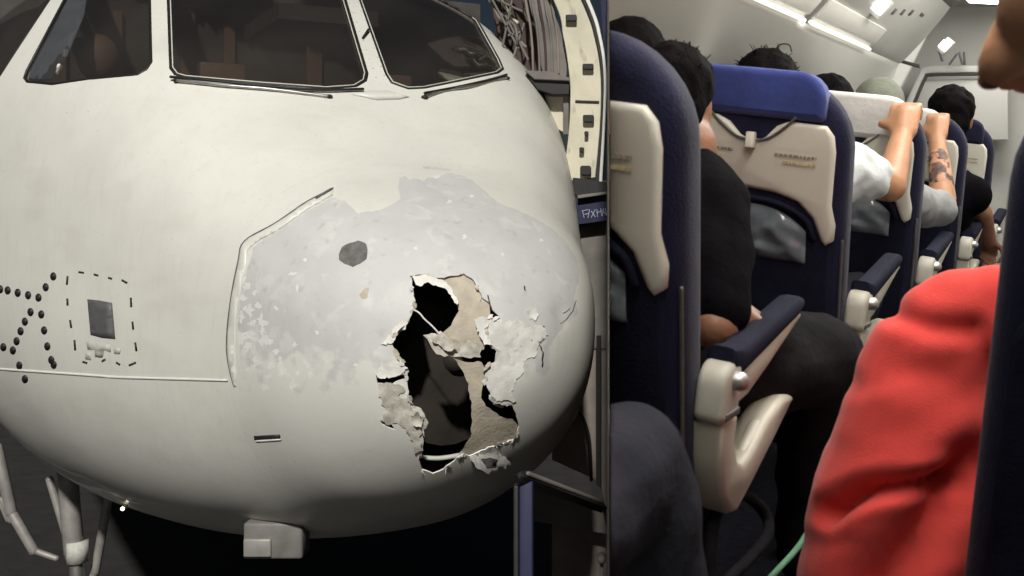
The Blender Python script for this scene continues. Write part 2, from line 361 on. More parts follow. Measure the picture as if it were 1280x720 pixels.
SIDEW = [(84, -70), (84, -8), (33, 88), (30, 97), (34, 102), (66, 105), (110, 98.5), (172, 93), (183, 87), (189, 78), (188, 40), (186, -70)]
SIDEW2 = [(96, -70), (62, 0), (2, 92), (-20, 125), (-70, 130), (-120, 110), (-120, -70)]
MAINW = [(208, -75), (210, 0), (213, 85), (219, 93), (230, 96), (320, 104), (410, 110.5), (445, 108), (457, 101), (459, 92), (432, 0), (410, -75)]
PORTW = [(425, -75), (450, 0), (483, 93), (490, 104), (510, 111), (530, 110), (560, 104), (622, 91), (629, 86), (624, 74), (583, 0), (545, -75)]
WINS = {'side': SIDEW, 'rear': SIDEW2, 'main': MAINW, 'port': PORTW}
HOLE = [(514, 346), (530, 344), (545, 347), (560, 346), (580, 342), (592, 350), (599, 362), (604, 372), (612, 378), (616, 388), (624, 396.5), (613, 397), (608, 405), (606, 420), (612, 432), (622, 440), (620, 452), (608, 457), (606, 470), (608, 481), (613, 487), (612, 498), (620, 506), (641, 507), (646, 522), (648, 533), (645, 548), (630, 554), (611, 560), (586, 570), (578, 567), (567, 576), (555, 587), (542, 592), (527, 587), (524, 576), (529, 562), (529, 541), (531, 525), (527, 512), (514, 506), (511, 494), (508, 462), (500, 447), (494, 437), (489, 427), (498, 415), (508, 405), (516, 388), (519, 376), (516, 360)]
SLIT = [(470, 468), (486, 472), (504, 469), (506, 474), (494, 477), (488, 481), (472, 479)]
SLIT2 = [(475, 526), (488, 529), (494, 537), (487, 536), (477, 530)]
PATCH = [(416, 246), (432, 252), (448, 267), (463, 264), (475, 262), (490, 255), (500, 249), (499, 236), (499, 222), (506, 221), (512, 225), (520, 223), (528, 227), (535, 222), (548, 220), (560, 216), (575, 219), (590, 224), (598, 232), (605, 238), (622, 252), (634, 259), (645, 262), (668, 272), (690, 285), (706, 300), (720, 322), (725, 345), (718, 372), (722, 392), (708, 404), (694, 420), (688, 446), (684, 470), (672, 500), (656, 528), (640, 552), (620, 556), (590, 570), (560, 592), (520, 596), (490, 575), (470, 560), (440, 566), (410, 556), (385, 560), (362, 540), (345, 528), (330, 512), (314, 492), (302, 470), (300, 436), (298, 408), (301, 372), (306, 345), (313, 325), (316, 310), (330, 299), (348, 288), (366, 277), (385, 263), (402, 254)]
BLOT = [(423, 318), (428, 309), (437, 303), (447, 301), (457, 304), (460, 312), (459, 323), (451, 330), (441, 334), (430, 330), (424, 325)]
TOPCHIP = [(528, 208), (548, 209), (566, 212), (560, 214), (540, 212), (528, 211)]
def chipblob(cx, cy, r, k=11, sq=1.0):
    k += 6; return [(cx+r*(.25+.95*random.random())*math.cos(2*math.pi*i/k), cy+r*sq*(.25+.95*random.random())*math.sin(2*math.pi*i/k)) for i in range(k)]
CHIPS = [chipblob(*c) for c in [(309, 358, 7), (304, 372, 5), (318, 366, 4), (326, 402, 9, 11, 1.3), (302, 396, 5, 9, 1.6), (312, 420, 12, 13, .6), (330, 425, 8), (345, 440, 5), (352, 462, 6, 9, 2.), (320, 452, 10, 11, .7), (305, 440, 5, 9, 1.4), (368, 430, 4), (383, 456, 5), (366, 478, 6, 9, 1.5), (335, 470, 6), (345, 385, 3), (366, 342, 7, 9, .4), (381, 325, 3), (372, 360, 3, 7, 2.2), (581, 296, 3.4), (562, 252, 4), (545, 221, 6, 9, .4), (590, 245, 3), (444, 456, 4, 9, .7), (380, 452, 4, 9, 1.5), (666, 393, 6), (676, 300, 3), (628, 318, 3), (520, 310, 3), (408, 452, 3), (396, 415, 3), (303, 348, 6, 9, 1.5), (311, 388, 10, 13, .9), (322, 382, 5), (316, 404, 6), (300, 424, 6, 9, 1.8), (328, 414, 6), (338, 428, 5), (310, 432, 7), (314, 462, 8), (338, 456, 6), (350, 448, 4), (360, 468, 5), (372, 466, 4), (330, 484, 7, 9, .7), (388, 468, 3, 7, 2)]]
print('lifting outlines')
QR = 1.0
polys = {}
for k, p in WINS.items(): polys[k] = uvpoly(dens(p, 7))
polys['hole'] = uvpoly(dens(HOLE, 4, .9)); polys['slit'] = uvpoly(dens(SLIT, 4, .7)); polys['slit2'] = uvpoly(dens(SLIT2, 4, .7))
polys['patch'] = uvpoly(dens(PATCH, 4, 1.1)); polys['blot'] = uvpoly(dens(BLOT, 4, .7)); polys['top'] = uvpoly(dens(TOPCHIP, 4, .5))
for i, c in enumerate(CHIPS): polys['chip%d' % i] = uvpoly(dens(c, 3, .5))
def circ(q, n): return np.c_[q*np.cos(np.arange(n)*2*math.pi/n), q*np.sin(np.arange(n)*2*math.pi/n)]
QMAX = 4.0
polys['ring'] = circ(QR, 150); polys['ring2'] = circ(QR-.0005, 150); polys['outer'] = circ(QMAX, 40)
V2, E2 = [], []
for k, p in polys.items():
    n0 = len(V2); n = len(p); V2 += [Vector((float(x), float(y))) for x, y in p]; E2 += [(n0+i, n0+(i+1) % n) for i in range(n)]
allp = np.array([tuple(v) for v in V2])
st = []
q = .012; row = 0
while q < QMAX-.1:
    s = .045 if q < 1.1 else (.06 if q < 2.3 else .16); n = max(6, int(2*math.pi*q/s))
    for i in range(n):
        a = 2*math.pi*(i+.5*(row % 2))/n; st.append((q*math.cos(a), q*math.sin(a)))
    q += s*.87; row += 1
st = np.array(st)
keep = np.array([np.min((allp[:, 0]-x)**2+(allp[:, 1]-y)**2) > .014**2 for x, y in st])
V2 += [Vector((float(x), float(y))) for x, y in st[keep]]
ov, oe, of, _, _, _ = geometry.delaunay_2d_cdt(V2, E2, [], 0, 1e-6)
UV = np.array([tuple(v) for v in ov]); TR = np.array([tuple(f) for f in of if len(f) == 3])
cen = UV[TR].mean(1); cx_, cy_ = cen[:, 0], cen[:, 1]; cq = np.hypot(cx_, cy_)
ins = {k: inpoly(cx_, cy_, p) for k, p in polys.items() if k not in ('ring', 'ring2', 'outer')}
VQ = np.hypot(UV[:, 0], UV[:, 1]); VP = np.arctan2(UV[:, 1], UV[:, 0]); VS = surf(VQ, VP); VN = snorm(VQ, VP)
hole = ins['hole'] | ins['slit'] | ins['slit2']; winany = ins['side'] | ins['rear'] | ins['main'] | ins['port']
def shell_mesh(name, sel, mats, fidx, thick):
    """skin with real thickness: outer face, inner face (last material), rim"""
    F3 = TR[sel]; mi = list(np.array(fidx)[sel]); used = np.unique(F3); mp = -np.ones(len(UV), int); mp[used] = np.arange(len(used)); n = len(used)
    P = VS[used]; N = VN[used]; F3 = mp[F3]
    a = P[F3]; nn = np.cross(a[:, 1]-a[:, 0], a[:, 2]-a[:, 0]); flip = (nn*N[F3[:, 0]]).sum(1) < 0; F3[flip] = F3[flip][:, ::-1]
    verts = np.r_[P, P-N*thick]; faces = [tuple(f) for f in F3]+[tuple(f[::-1]+n) for f in F3]; nor = [N[f] for f in F3]+[-N[f[::-1]] for f in F3]
    mi = mi+[len(mats)-1]*len(F3)
    cnt = {}
    for f in F3:
        for i in range(3): cnt[(f[i], f[(i+1) % 3])] = 1
    for (i, j) in list(cnt):
        if (j, i) not in cnt:
            faces.append((j, i, i+n, j+n)); e = verts[i]-verts[j]; m_ = np.cross(e, N[i]); m_ = -m_/(np.linalg.norm(m_)+1e-9)
            fn = np.cross(verts[i]-verts[j], verts[i+n]-verts[i]); fn /= np.linalg.norm(fn)+1e-12; nor.append(np.array([fn]*4)); mi.append(len(mats)-2 if len(mats) > 2 else 0)
    me = mesh(name, verts, faces, mats, mi); me.normals_split_custom_set([tuple(map(float, v)) for q in nor for v in q]); return me
aircraft = thing('aircraft', 'white airliner nose with a torn open radome, floodlit on the apron', 'aircraft', Matrix.Translation(AC(4, 0, -CAMH)))
AW = aircraft.matrix_world.inverted()
def apart(name, me, parent=None, label=None):
    """part of the aircraft whose mesh is in world space"""
    me.transform(AW); o = link(name, me, parent or aircraft)
    if label: o['label'] = label
    return o
zero = np.zeros(len(TR), int)
apart('fuselage_skin', shell_mesh('fuselage_skin', (cq > QR) & ~winany, [M['paint'], M['cockpit']], zero, .035))
pidx = np.zeros(len(TR), int); pidx[ins['patch']] = 1
for i in range(len(CHIPS)): pidx[ins['chip%d' % i]] = 2
pidx[ins['top']] = 1; pidx[ins['blot']] = 3
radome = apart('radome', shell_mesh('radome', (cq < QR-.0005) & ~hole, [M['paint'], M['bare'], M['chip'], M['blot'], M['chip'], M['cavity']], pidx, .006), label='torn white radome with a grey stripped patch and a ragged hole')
def paneme(name, sel, inset, m_):
    me = shell_mesh(name, sel, [m_, m_], zero, .012)
    for v in me.vertices: pass
    return me
_VS = VS.copy()
def window(key, lab):
    global VS
    VS = _VS-VN*.014; pme = shell_mesh('pane', ins[key], [M['glass'], M['glass']], zero, .010); VS = _VS.copy()
    fr = uvpoly(dens(WINS[key], 7)); P = surf(np.hypot(*fr.T), np.arctan2(fr[:, 1], fr[:, 0])); N = snorm(np.hypot(*fr.T), np.arctan2(fr[:, 1], fr[:, 0]))
    path = [tuple(p-n_*.004) for p, n_ in zip(P, N)]; path.append(path[0])
    o = apart('window', mesh('window', *tube(path, .0095, 6, cap=False), M['rub']), label=lab); 
    cen_ = np.mean(WINS[key], 0); sr = uvpoly(cen_+(dens(WINS[key], 7)-cen_)*np.array([.975, .968])); P2 = surf(np.hypot(*sr.T), np.arctan2(sr[:, 1], sr[:, 0]))
    if key in ('main', 'port'):
        pa2 = [tuple(p) for p in P2]; pa2.append(pa2[0]); me2 = mesh('sealant', *tube(pa2, .0042, 5, cap=False), M['seal']); me2.transform(AW); link('sealant', me2, o)
    pme.transform(AW); link('pane', pme, o)
    return o
window('main', 'starboard windscreen'); window('port', 'port windscreen beside the centre post')
w_side = window('side', 'sliding side window with a grey blind'); window('rear', 'rear side window at the picture edge')

def lift(poly, off=.002, thick=.002, jit=0, step=5, mats=None, fill=None, bend=None, name='x', noise=0, grid=9):
    """plate lying on the nose: outline in the picture, lifted by off (towards the viewer), thickness thick"""
    b = dens(poly, step, jit); lo, hi = b.min(0), b.max(0); gpts = []
    gx, gy = np.meshgrid(np.arange(lo[0]+grid/2, hi[0], grid), np.arange(lo[1]+grid/2, hi[1], grid)); gx, gy = gx.ravel(), gy.ravel()
    if len(gx):
        k = inpoly(gx, gy, b); gx, gy = gx[k], gy[k]
        k = np.array([np.min((b[:, 0]-x)**2+(b[:, 1]-y)**2) > (grid*.4)**2 for x, y in zip(gx, gy)], bool) if len(gx) else []
        gpts = np.c_[gx[k], gy[k]] if len(gx) else []
    pts = np.r_[b, gpts] if len(gpts) else b; n = len(b)
    v, _, f, _, _, _ = geometry.delaunay_2d_cdt([Vector(map(float, p)) for p in pts], [(i, (i+1) % n) for i in range(n)], [], 1, 1e-5)
    pts = np.array([tuple(p) for p in v]); f = np.array([tuple(t) for t in f if len(t) == 3]); c = pts[f].mean(1); f = f[inpoly(c[:, 0], c[:, 1], b)]
    qq, pp = hit(pts); P = surf(qq, pp); vd = np.array([0, 0, CAMH])-P; vd /= np.linalg.norm(vd, axis=1)[:, None]
    o = np.full(len(P), off)+(bend(pts) if bend else 0)+(RNG.normal(0, noise, len(P)) if noise else 0)
    A = P+vd*o[:, None]; B = A-vd*thick; m_ = len(A)
    t = A[f]; nn = np.cross(t[:, 1]-t[:, 0], t[:, 2]-t[:, 0]); fl = (nn*vd[f[:, 0]]).sum(1) < 0; f[fl] = f[fl][:, ::-1]
    faces = [tuple(x) for x in f]+[tuple(x[::-1]+m_) for x in f]; cnt = set((x[i], x[(i+1) % 3]) for x in f for i in range(3))
    faces += [(j, i, i+m_, j+m_) for (i, j) in cnt if (j, i) not in cnt]
    return np.r_[A, B], faces
def plate(name, poly, m_, parent=None, label=None, **k):
    v, f = lift(poly, **k); me = mesh(name, v, f, m_); sharp(me, 40); return apart(name, me, parent, label)
# layers inside the hole
L1 = [(545, 338), (592, 336), (612, 374), (614, 420), (604, 436), (590, 440), (567, 438), (558, 441), (544, 428), (552, 416), (563, 408), (567, 400), (574, 389), (567, 375), (561, 364), (549, 355)]
L2 = [(566, 447), (580, 452), (602, 452), (612, 470), (603, 484), (602, 498), (608, 508), (624, 520), (640, 524), (650, 536), (654, 558), (611, 574), (576, 578), (574, 568), (588, 547), (590, 525), (589, 503), (585, 481), (577, 462)]
plate('lining', L1, M['lining'], radome, off=-.016, thick=.004, jit=1.0, noise=.002)
plate('lining', L2, M['lining'], radome, off=-.018, thick=.004, jit=1.0, noise=.0025)
plate('lining', [(530, 420), (536, 428), (546, 444), (566, 446), (600, 447), (602, 432), (586, 426), (566, 424), (550, 414)], M['torn'], radome, off=-.012, thick=.003, jit=1.5, noise=.004)
# torn layers round the hole
FL = [('fabric', [(470, 461), (482, 457), (494, 454), (502, 458), (510, 460), (506, 466), (494, 470), (478, 474), (471, 472)], .016),
      ('torn', [(472, 480), (486, 478), (498, 480), (507, 488), (498, 496), (510, 500), (516, 512), (528, 514), (534, 527), (530, 540), (524, 546), (528, 562), (519, 566), (513, 548), (506, 536), (496, 529), (486, 531), (476, 524), (484, 514), (478, 504), (474, 494)], .010),
      ('fabric', [(474, 430), (484, 422), (492, 412), (503, 401), (510, 403), (506, 411), (496, 418), (491, 428), (481, 431)], .008),
      ('torn', [(513, 520), (522, 516), (530, 522), (527, 534), (516, 532)], .02),
      ('fabric', [(514, 346), (524, 343), (536, 345), (549, 349), (560, 356), (567, 366), (573, 380), (569, 378), (561, 366), (548, 358), (534, 353), (524, 357), (517, 352)], .010),
      ('fabric', [(586, 569), (597, 570), (610, 568), (622, 567), (632, 572), (641, 581), (636, 586), (627, 585), (621, 594), (608, 592), (596, 586)], .02),
      ('fabric', [(612, 402), (624, 399), (640, 402), (650, 400), (660, 407), (676, 406), (686, 418), (676, 428), (668, 446), (654, 452), (655, 464), (646, 476), (640, 490), (645, 503), (630, 500), (620, 503), (611, 488), (608, 477), (611, 462), (624, 452), (626, 440), (614, 430), (609, 414)], .006),
      ('chip', [(592, 400), (606, 396), (614, 404), (610, 418), (616, 430), (604, 430), (598, 416)], .012),
      ('fabric', [(660, 388), (669, 385), (674, 393), (670, 401), (661, 398)], .008),
      ('torn', [(540, 424), (548, 416), (556, 421), (562, 430), (574, 433), (560, 440), (550, 434)], .014)]
for k, p, of in FL:
    c = np.array(p).mean(0); rad = np.ptp(np.array(p), 0).max()/2
    plate('torn_flap', p, M[k], radome, off=of*.25, thick=.0018, jit=1.7, step=3.2, grid=6, noise=.0016, bend=(lambda q_: .075*np.clip((q_[:, 1]-568)/27, 0, 1.2)) if p[0] == (586, 569) else lambda q_, c=c, rad=rad, of=of: of*.8*(np.hypot(q_[:, 0]-c[0], q_[:, 1]-c[1])/rad)**2)
plate('scorched_rent', [(602, 574), (612, 572), (622, 574), (620, 582), (608, 584)], M['blot'], radome, off=.010, thick=.002, jit=.8, step=3, bend=lambda q_: .075*np.clip((q_[:, 1]-568)/27, 0, 1.2))
plate('scorched_rent', [(449, 368), (456, 360), (462, 360), (459, 372), (453, 374)], M['lining'], radome, off=.001, thick=.001, jit=.6, step=3)
# small frayed flakes and loose fibres along the torn edge
fr_ = random.Random(21); HP_ = dens(HOLE, 3)
hcx, hcy = HP_.mean(0)
for k in range(46):
    i = fr_.randrange(len(HP_)); x, y = HP_[i]; tx, ty = HP_[(i+2) % len(HP_)]-HP_[i-2]; L_ = math.hypot(tx, ty)+1e-6; nx, ny = ty/L_, -tx/L_
    r1, r2 = fr_.uniform(3, 8.5), fr_.uniform(1.2, 3.6); sg = fr_.choice((1, 1, -1)); ox, oy = x+nx*sg*r2*.4, y+ny*sg*r2*.4
    if oy > 588: continue
    pl_ = []
    for j in range(9):
        a_ = 2*math.pi*j/9; q1, q2 = r1*math.cos(a_)*fr_.uniform(.6, 1.2), r2*math.sin(a_)*fr_.uniform(.4, 1.3); pl_.append((ox+tx/L_*q1+nx*q2, oy+ty/L_*q1+ny*q2))
    cu = fr_.uniform(.0, .03)
    plate('torn_flake', pl_, M[fr_.choice(('fabric', 'torn', 'torn', 'bare', 'lining'))], radome, off=.002, thick=.0012, jit=.5, step=3, grid=5, noise=.0012, bend=lambda q_, ox=ox, oy=oy, nx=nx, ny=ny, cu=cu, r2=r2: cu*np.clip(((q_[:, 0]-ox)*nx+(q_[:, 1]-oy)*ny)/r2+.4, 0, 2)*.5)
for k in range(34):
    i = fr_.randrange(len(HP_)); p_ = Vector(_surfpt(*HP_[i])); pr_ = p_+Vector((fr_.uniform(-.02, .02), fr_.uniform(-.025, .01), fr_.uniform(-.03, .02)))
    apart('loose_fibre', mesh('loose_fibre', *tube([p_, p_.lerp(pr_, .5)+Vector((0, -.006, -.004)), pr_+Vector((0, 0, -.008))], [.0013, .001, .0005], 4, cap=False), M['fabric']), radome)
# strand across the hole
sp = [_surfpt(x, y)+np.array([0, -.004, 0]) for x, y in ((515, 386), (524, 391), (531, 399), (541, 408), (549, 417), (553, 421))]
apart('torn_strand', mesh('torn_strand', *tube(smoothpath(sp), .004, 6), M['fabric']), radome)
for cr in ([(609, 369), (612, 379), (615, 388), (625, 397)], [(646, 427), (650, 431), (654, 435)], [(663, 421), (666, 428), (668, 434)], [(672, 427), (676, 433), (679, 441), (678, 459)], [(700, 405), (709, 398), (716, 388), (721, 376)], [(663, 425), (672, 414), (680, 407)], [(655, 358), (656, 364)], [(695, 388), (704, 392), (712, 386)]):
    pp = dens(cr, 4, .8, closed=False); wd = 1.5 if cr[0][0] < 690 else .8
    left = [(x-wd*.6, y-wd*.3) for x, y in pp]; right = [(x+wd*.6, y+wd*.3) for x, y in pp]
    plate('crack', left+right[::-1], M['decal'] if cr[0][0] < 690 else M['blot'], radome, off=.0015, thick=.001, step=3, grid=20)
# the radome's inside: bulkhead, antenna plate, conduit
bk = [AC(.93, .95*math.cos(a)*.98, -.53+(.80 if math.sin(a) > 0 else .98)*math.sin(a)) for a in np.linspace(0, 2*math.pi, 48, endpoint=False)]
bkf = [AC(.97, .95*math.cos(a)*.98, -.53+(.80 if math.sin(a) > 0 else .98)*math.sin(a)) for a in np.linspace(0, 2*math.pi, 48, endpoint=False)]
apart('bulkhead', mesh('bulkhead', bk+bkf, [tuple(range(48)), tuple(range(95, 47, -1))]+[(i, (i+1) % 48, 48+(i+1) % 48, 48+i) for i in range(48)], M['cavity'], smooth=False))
ds = []; nr_, nu_ = 6, 30
for j in range(nr_+1):
    for i in range(nu_):
        r = .34*j/nr_; a = 2*math.pi*i/nu_; ds.append(AC(.52+.5*r*r, -.02+r*math.cos(a), -.66+r*1.25*math.sin(a)))
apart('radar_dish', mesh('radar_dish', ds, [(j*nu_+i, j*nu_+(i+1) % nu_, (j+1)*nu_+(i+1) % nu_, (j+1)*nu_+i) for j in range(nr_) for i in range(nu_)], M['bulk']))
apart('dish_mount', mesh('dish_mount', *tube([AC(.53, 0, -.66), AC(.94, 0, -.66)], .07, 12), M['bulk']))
cp = [W(x, y, 5.42) for x, y in ((505, 566), (524, 571), (548, 573), (575, 569))]
apart('conduit', mesh('conduit', *tube(smoothpath(cp), .012, 8), M['smudge']))
# printed marks
dots = [(0, 361.6), (9.4, 363), (22, 366), (35, 369), (48, 372), (57, 359), (66.5, 345.5), (38, 390), (51.5, 393), (31, 402), (25.6, 414), (20.6, 426.5), (16, 438), (4, 434), (55, 413), (59, 433), (64, 450), (24, 457), (31, 474), (-12, 360), (-9, 428), (-22, 420), (67, 456)]
for x, y in dots:
    v, f = (lift([(x+3.9*math.cos(a)-.9*math.sin(a), y+5.2*math.sin(a)+1.2*math.cos(a)) for a in np.linspace(0, 2*math.pi, 12, endpoint=False)], off=.0016, thick=.001, step=50, grid=40)); apart('dot_mark', mesh('dot_mark', v, f, M['decal']))
def curve2(pts, k=5): return [tuple(p[:2]) for p in smoothpath([(x, y, 0) for x, y in pts], k)]
def strip(a, b, wd): 
    a = np.array(a, float); b = np.array(b, float); n = np.array([-(b-a)[1], (b-a)[0]]); n = n/np.hypot(*n)*wd/2; return [tuple(a+n), tuple(b+n), tuple(b-n), tuple(a-n)]
for a, b in (((98, 340), (105, 341)), ((117, 343), (123, 344.5)), ((135, 347), (140, 348.5)), ((152, 350), (159, 354)), ((84.5, 345), (83.5, 356)), ((84, 373), (84.5, 382)), ((87.5, 400), (89, 410)), ((93, 425), (94, 438)), ((163.5, 372), (164, 384)), ((165.5, 402), (166.5, 412)), ((169, 428), (170.5, 439)), ((127, 452), (132, 449)), ((145, 453), (150, 456)), ((161, 457), (170, 453)), ((103, 452), (109, 454))):
    v, f = lift(strip(a, b, 2.6), off=.0016, thick=.001, step=50, grid=40); apart('dash_mark', mesh('dash_mark', v, f, M['decal']))
lipo = curve2([(417, 236), (398, 245), (380, 255), (345, 279), (306, 302), (298, 328), (290, 368), (285, 408), (284, 440), (288, 466), (293, 484)]); lipi = curve2([(295, 483), (295, 466), (294, 440), (295, 408), (300, 368), (307, 331), (314, 308), (349, 287), (383, 263), (400, 253), (416, 244)])
apart('paint_lip', mesh('paint_lip', *lift(lipo+lipi, off=.0025, thick=.0025, step=5, jit=.35, grid=6), M['paint']), radome)
apart('seam_line', mesh('seam_line', *lift([(x-1.5, y-1.0) for x, y in lipo]+lipo[::-1], off=.0016, thick=.001, step=6, grid=40), M['greydecal']), radome)
apart('static_port_plate', mesh('static_port_plate', *lift([(109, 374), (124, 375.5), (140, 378.5), (142, 400), (144, 424), (128, 422.5), (113, 418.5)], off=.003, thick=.003, step=8), M['greydecal']))
apart('smudged_marking', mesh('smudged_marking', *join([lift(p, off=.0014, thick=.001, step=5, jit=.6) for p in ([(108, 427), (121, 428), (139, 431), (138, 440), (130, 438), (128, 448), (119, 446), (118, 438), (109, 437)], [(142, 435), (151, 436), (150, 443), (142, 442)], [(107, 441), (113, 442), (113, 450), (107, 449)])]), M['smudge']))
apart('seam_strip', mesh('seam_strip', *lift([(-40, 458.5), (0, 460), (80, 465.5), (150, 470.5), (285, 474.5), (284, 477), (150, 473.3), (80, 468.4), (0, 463), (-40, 461.5)], off=.006, thick=.006, step=10), M['chip']))
apart('drain_slot', mesh('drain_slot', *join([lift([(317, 545), (350, 543), (351, 548.5), (318, 550.5)], off=.003, thick=.003, step=9), ]), M['decal']))
apart('slot_lip', mesh('slot_lip', *lift([(319, 550.5), (352, 548.5), (350, 551), (320, 553)], off=.006, thick=.006, step=9), M['chip']))
apart('radome_latch', mesh('radome_latch', *lift([(394, 246), (413, 235), (417, 234), (414, 238), (395, 249)], off=.006, thick=.006, step=9), M['greydecal']))
rv = []
for t in np.linspace(0, 1, 9):
    x, y = 442+t*33, 4+t*92
    for (ox, oy) in ((-5, 1), (5, -1)):
        P0 = _surfpt(x+ox, y+oy); rv.append(ellipsoid(P0, (.006, .004, .006), nu=8, nv=4))
apart('rivets', mesh('rivets', *join(rv), M['smudge']))['kind'] = 'stuff'
# wipers
def wiper(pts, armpts, lab):
    P = [Vector(_surfpt(x, y))+Vector((0, -.030, 0)) for x, y in pts]; b = apart('wiper', mesh('wiper', *tube(smoothpath(P), .008, 7), M['rub']), label=lab)
    A = [Vector(_surfpt(x, y))+Vector((0, -.020, 0)) for x, y in armpts]
    apart('wiper_arm', mesh('wiper_arm', *tube(smoothpath(A), .009, 7), M['steel']), b)
    for x, y in (armpts[0], armpts[-1]):
        p = Vector(_surfpt(x, y))+Vector((0, -.012, 0)); me = mesh('wiper_joint', *ellipsoid(p, (.020, .018, .013)), M['rub']); apart('wiper_joint', me, b)
wiper([(216, 97), (270, 102), (330, 108), (400, 113), (455, 112)], [(222, 101), (280, 107), (340, 112), (412, 121)], 'long wiper under the starboard windscreen')
wiper([(532, 117), (570, 110), (610, 101), (634, 94)], [(531, 122), (556, 113), (590, 108), (634, 98)], 'short wiper under the port windscreen')
apart('post_cover', mesh('post_cover', *lift([(440, 118), (462, 113), (485, 113), (512, 121), (500, 124), (470, 125)], off=.008, thick=.008, step=8), M['paint']))
apart('wiper_stop', mesh('wiper_stop', *tube([Vector(_surfpt(454, 48))+Vector((0, -.01, 0)), Vector(_surfpt(462, 38))+Vector((0, -.03, 0))], .008, 7), M['rub']))
# cockpit seen through the glass
cb = []
def acbox(a0, a1, b0, b1, c0, c1):
    v, f = box(a0, a1, b0, b1, c0, c1); return [AC(*p) for p in v], [q[::-1] for q in f]
apart('glareshield', mesh('glareshield', *join([acbox(1.55, 2.0, -.85, .75, .42, .50), acbox(1.95, 2.5, -1.1, 1.0, .15, .42)]), M['cockpit'], smooth=False))
apart('cockpit_floor', mesh('cockpit_floor', *acbox(2.2, 4.7, -1.2, 1.2, -.75, -.70), M['cockpit'], smooth=False))
rb = apart('cockpit_bulkhead', mesh('cockpit_bulkhead', *acbox(4.6, 4.65, -1.9, 1.9, -.7, 1.95), M['cockpit'], smooth=False))
for (b0, b1, c0, c1) in ((-1.12, -1.04, .1, 1.6), (-.62, -.52, .3, 1.7), (-.30, -.22, .2, 1.7), (.35, .47, .2, 1.6), (-1.55, -1.42, .9, 1.5)):
    apart('warm_streak', mesh('warm_streak', *acbox(4.54, 4.595, b0, b1, c0, c1), M['cockpit_tan'], smooth=False), rb)  # tan bars put in for the warm streaks of light behind the glass
for s in (-.62, .52):
    st_ = apart('pilot_seat', mesh('pilot_seat', *join([bev(acbox(3.0, 3.16, s-.26, s+.26, -.1, .78), .04), bev(acbox(2.98, 3.10, s-.15, s+.15, .80, 1.05), .03), bev(acbox(2.5, 3.1, s-.26, s+.26, -.2, -.08), .03)]), M['cockpit']))
    apart('headrest', mesh('headrest', *bev(acbox(2.95, 2.975, s-.14, s+.14, .80, 1.04), .006), M['cockpit_tan']), st_)
dl = apart('dome_lamp', mesh('dome_lamp', *tube([AC(3.5, -.05, 1.62), AC(3.5, -.05, 1.68)], .13, 16), M['gear']))
apart('lamp_lens', mesh('lamp_lens', *ellipsoid(AC(3.5, -.05, 1.60), (.10, .10, .02)), M['cocklit']), dl)
apart('overhead_panel', mesh('overhead_panel', *acbox(2.6, 3.6, -.35, .3, 1.3, 1.4), M['cockpit'], smooth=False))
v, f = lift([(86, -60), (86, -6), (38, 90), (36, 98), (64, 101), (84, 70), (105, 20), (118, -60)], off=-.06, thick=.01, step=9)
bl = mesh('sunblind', v, f, M['blind']); apart('sunblind', bl, w_side)
hs = [W(x, y, 6.6) for x, y in ((74, 82), (72, 92))]
apart('latch_handle', mesh('latch_handle', *tube(hs, .012, 7), M['chip']), w_side)
apart('flight_bag', mesh('flight_bag', *join([ellipsoid(W(122, 72, 7.1), (.13, .11, .15)), ellipsoid(W(100, 60, 7.1), (.05, .05, .07))]), M['cockpit_tan']))
# mast and lamp under the belly
def bel(x, y): return Vector(_surfpt(x, y))
p0 = bel(345, 655)
mb = bev(box(-.155, .155, -.08, .08, -.17, .02), .014)
apart('drain_mast', mesh('drain_mast', [(p0+Vector(p)+Vector((0, .02, 0))) for p in mb[0]], mb[1], M['mast']))
mb = bev(box(-.15, -.005, -.095, -.07, -.155, -.06), .008); apart('mast_plate', mesh('mast_plate', [(p0+Vector(p)+Vector((0, .02, 0))) for p in mb[0]], mb[1], M['gear']))
p1 = bel(157.5, 631)
lp = apart('belly_lamp', mesh('belly_lamp', *tube([p1+Vector((0, .03, .02)), p1+Vector((0, -.03, -.01))], .018, 10), M['gear']))
apart('lamp_lens', mesh('lamp_lens', *ellipsoid(p1+Vector((0, -.052, -.012)), (.012, .008, .012)), M['lamp']), lp)
# nose gear at the left edge
gy = 8.6
def gw(x, y, d=0): return W(x, y, gy+d)
gp = [gw(96, 560), gw(96, 680), gw(96, 760)]
gr = apart('nose_gear', mesh('nose_gear', *tube([gw(82, 560), gw(88, 640), gw(93, 690)], .075, 12), M['gear']), label='grey landing gear leg under the belly')
apart('shock_strut', mesh('shock_strut', *tube([gw(96, 675), gw(98, 880)], .055, 12), M['steel']), gr)
apart('strut_collar', mesh('strut_collar', *tube([gw(96, 676), gw(97, 702)], .085, 12, cap=False), M['smudge']), gr)
for a, b, r in (((62, 600), (92, 700), .03), ((143, 580), (119, 715), .035), ((119, 715), (99, 760), .03), ((-4, 560), (14, 640), .045), ((14, 640), (42, 688), .04), ((42, 688), (70, 698), .025), ((4, 625), (14, 650), .03), ((-12, 600), (10, 650), .02)):
    apart('gear_brace', mesh('gear_brace', *tube([gw(*a, .1), gw(*b, .1)], r, 9), M['gear']), gr)
for s in (-.2, .2):
    c = gw(98, 900, 0); c.z = .36; wl = tube([c+Vector((s-.09, 0, 0)), c+Vector((s+.09, 0, 0))], .36, 28, cap=False)
    wo = apart('wheel', mesh('wheel', *wl, M['rub']), gr); sharp(wo.data, 40)
    apart('rim', sharp(mesh('rim', *tube([c+Vector((s-.1, 0, 0)), c+Vector((s+.1, 0, 0))], .19, 20, cap=False), M['gear'])), wo)
apart('axle', mesh('axle', *tube([c+Vector((-.5, 0, 0)), c+Vector((.12, 0, 0))], .05, 10), M['steel']), gr)

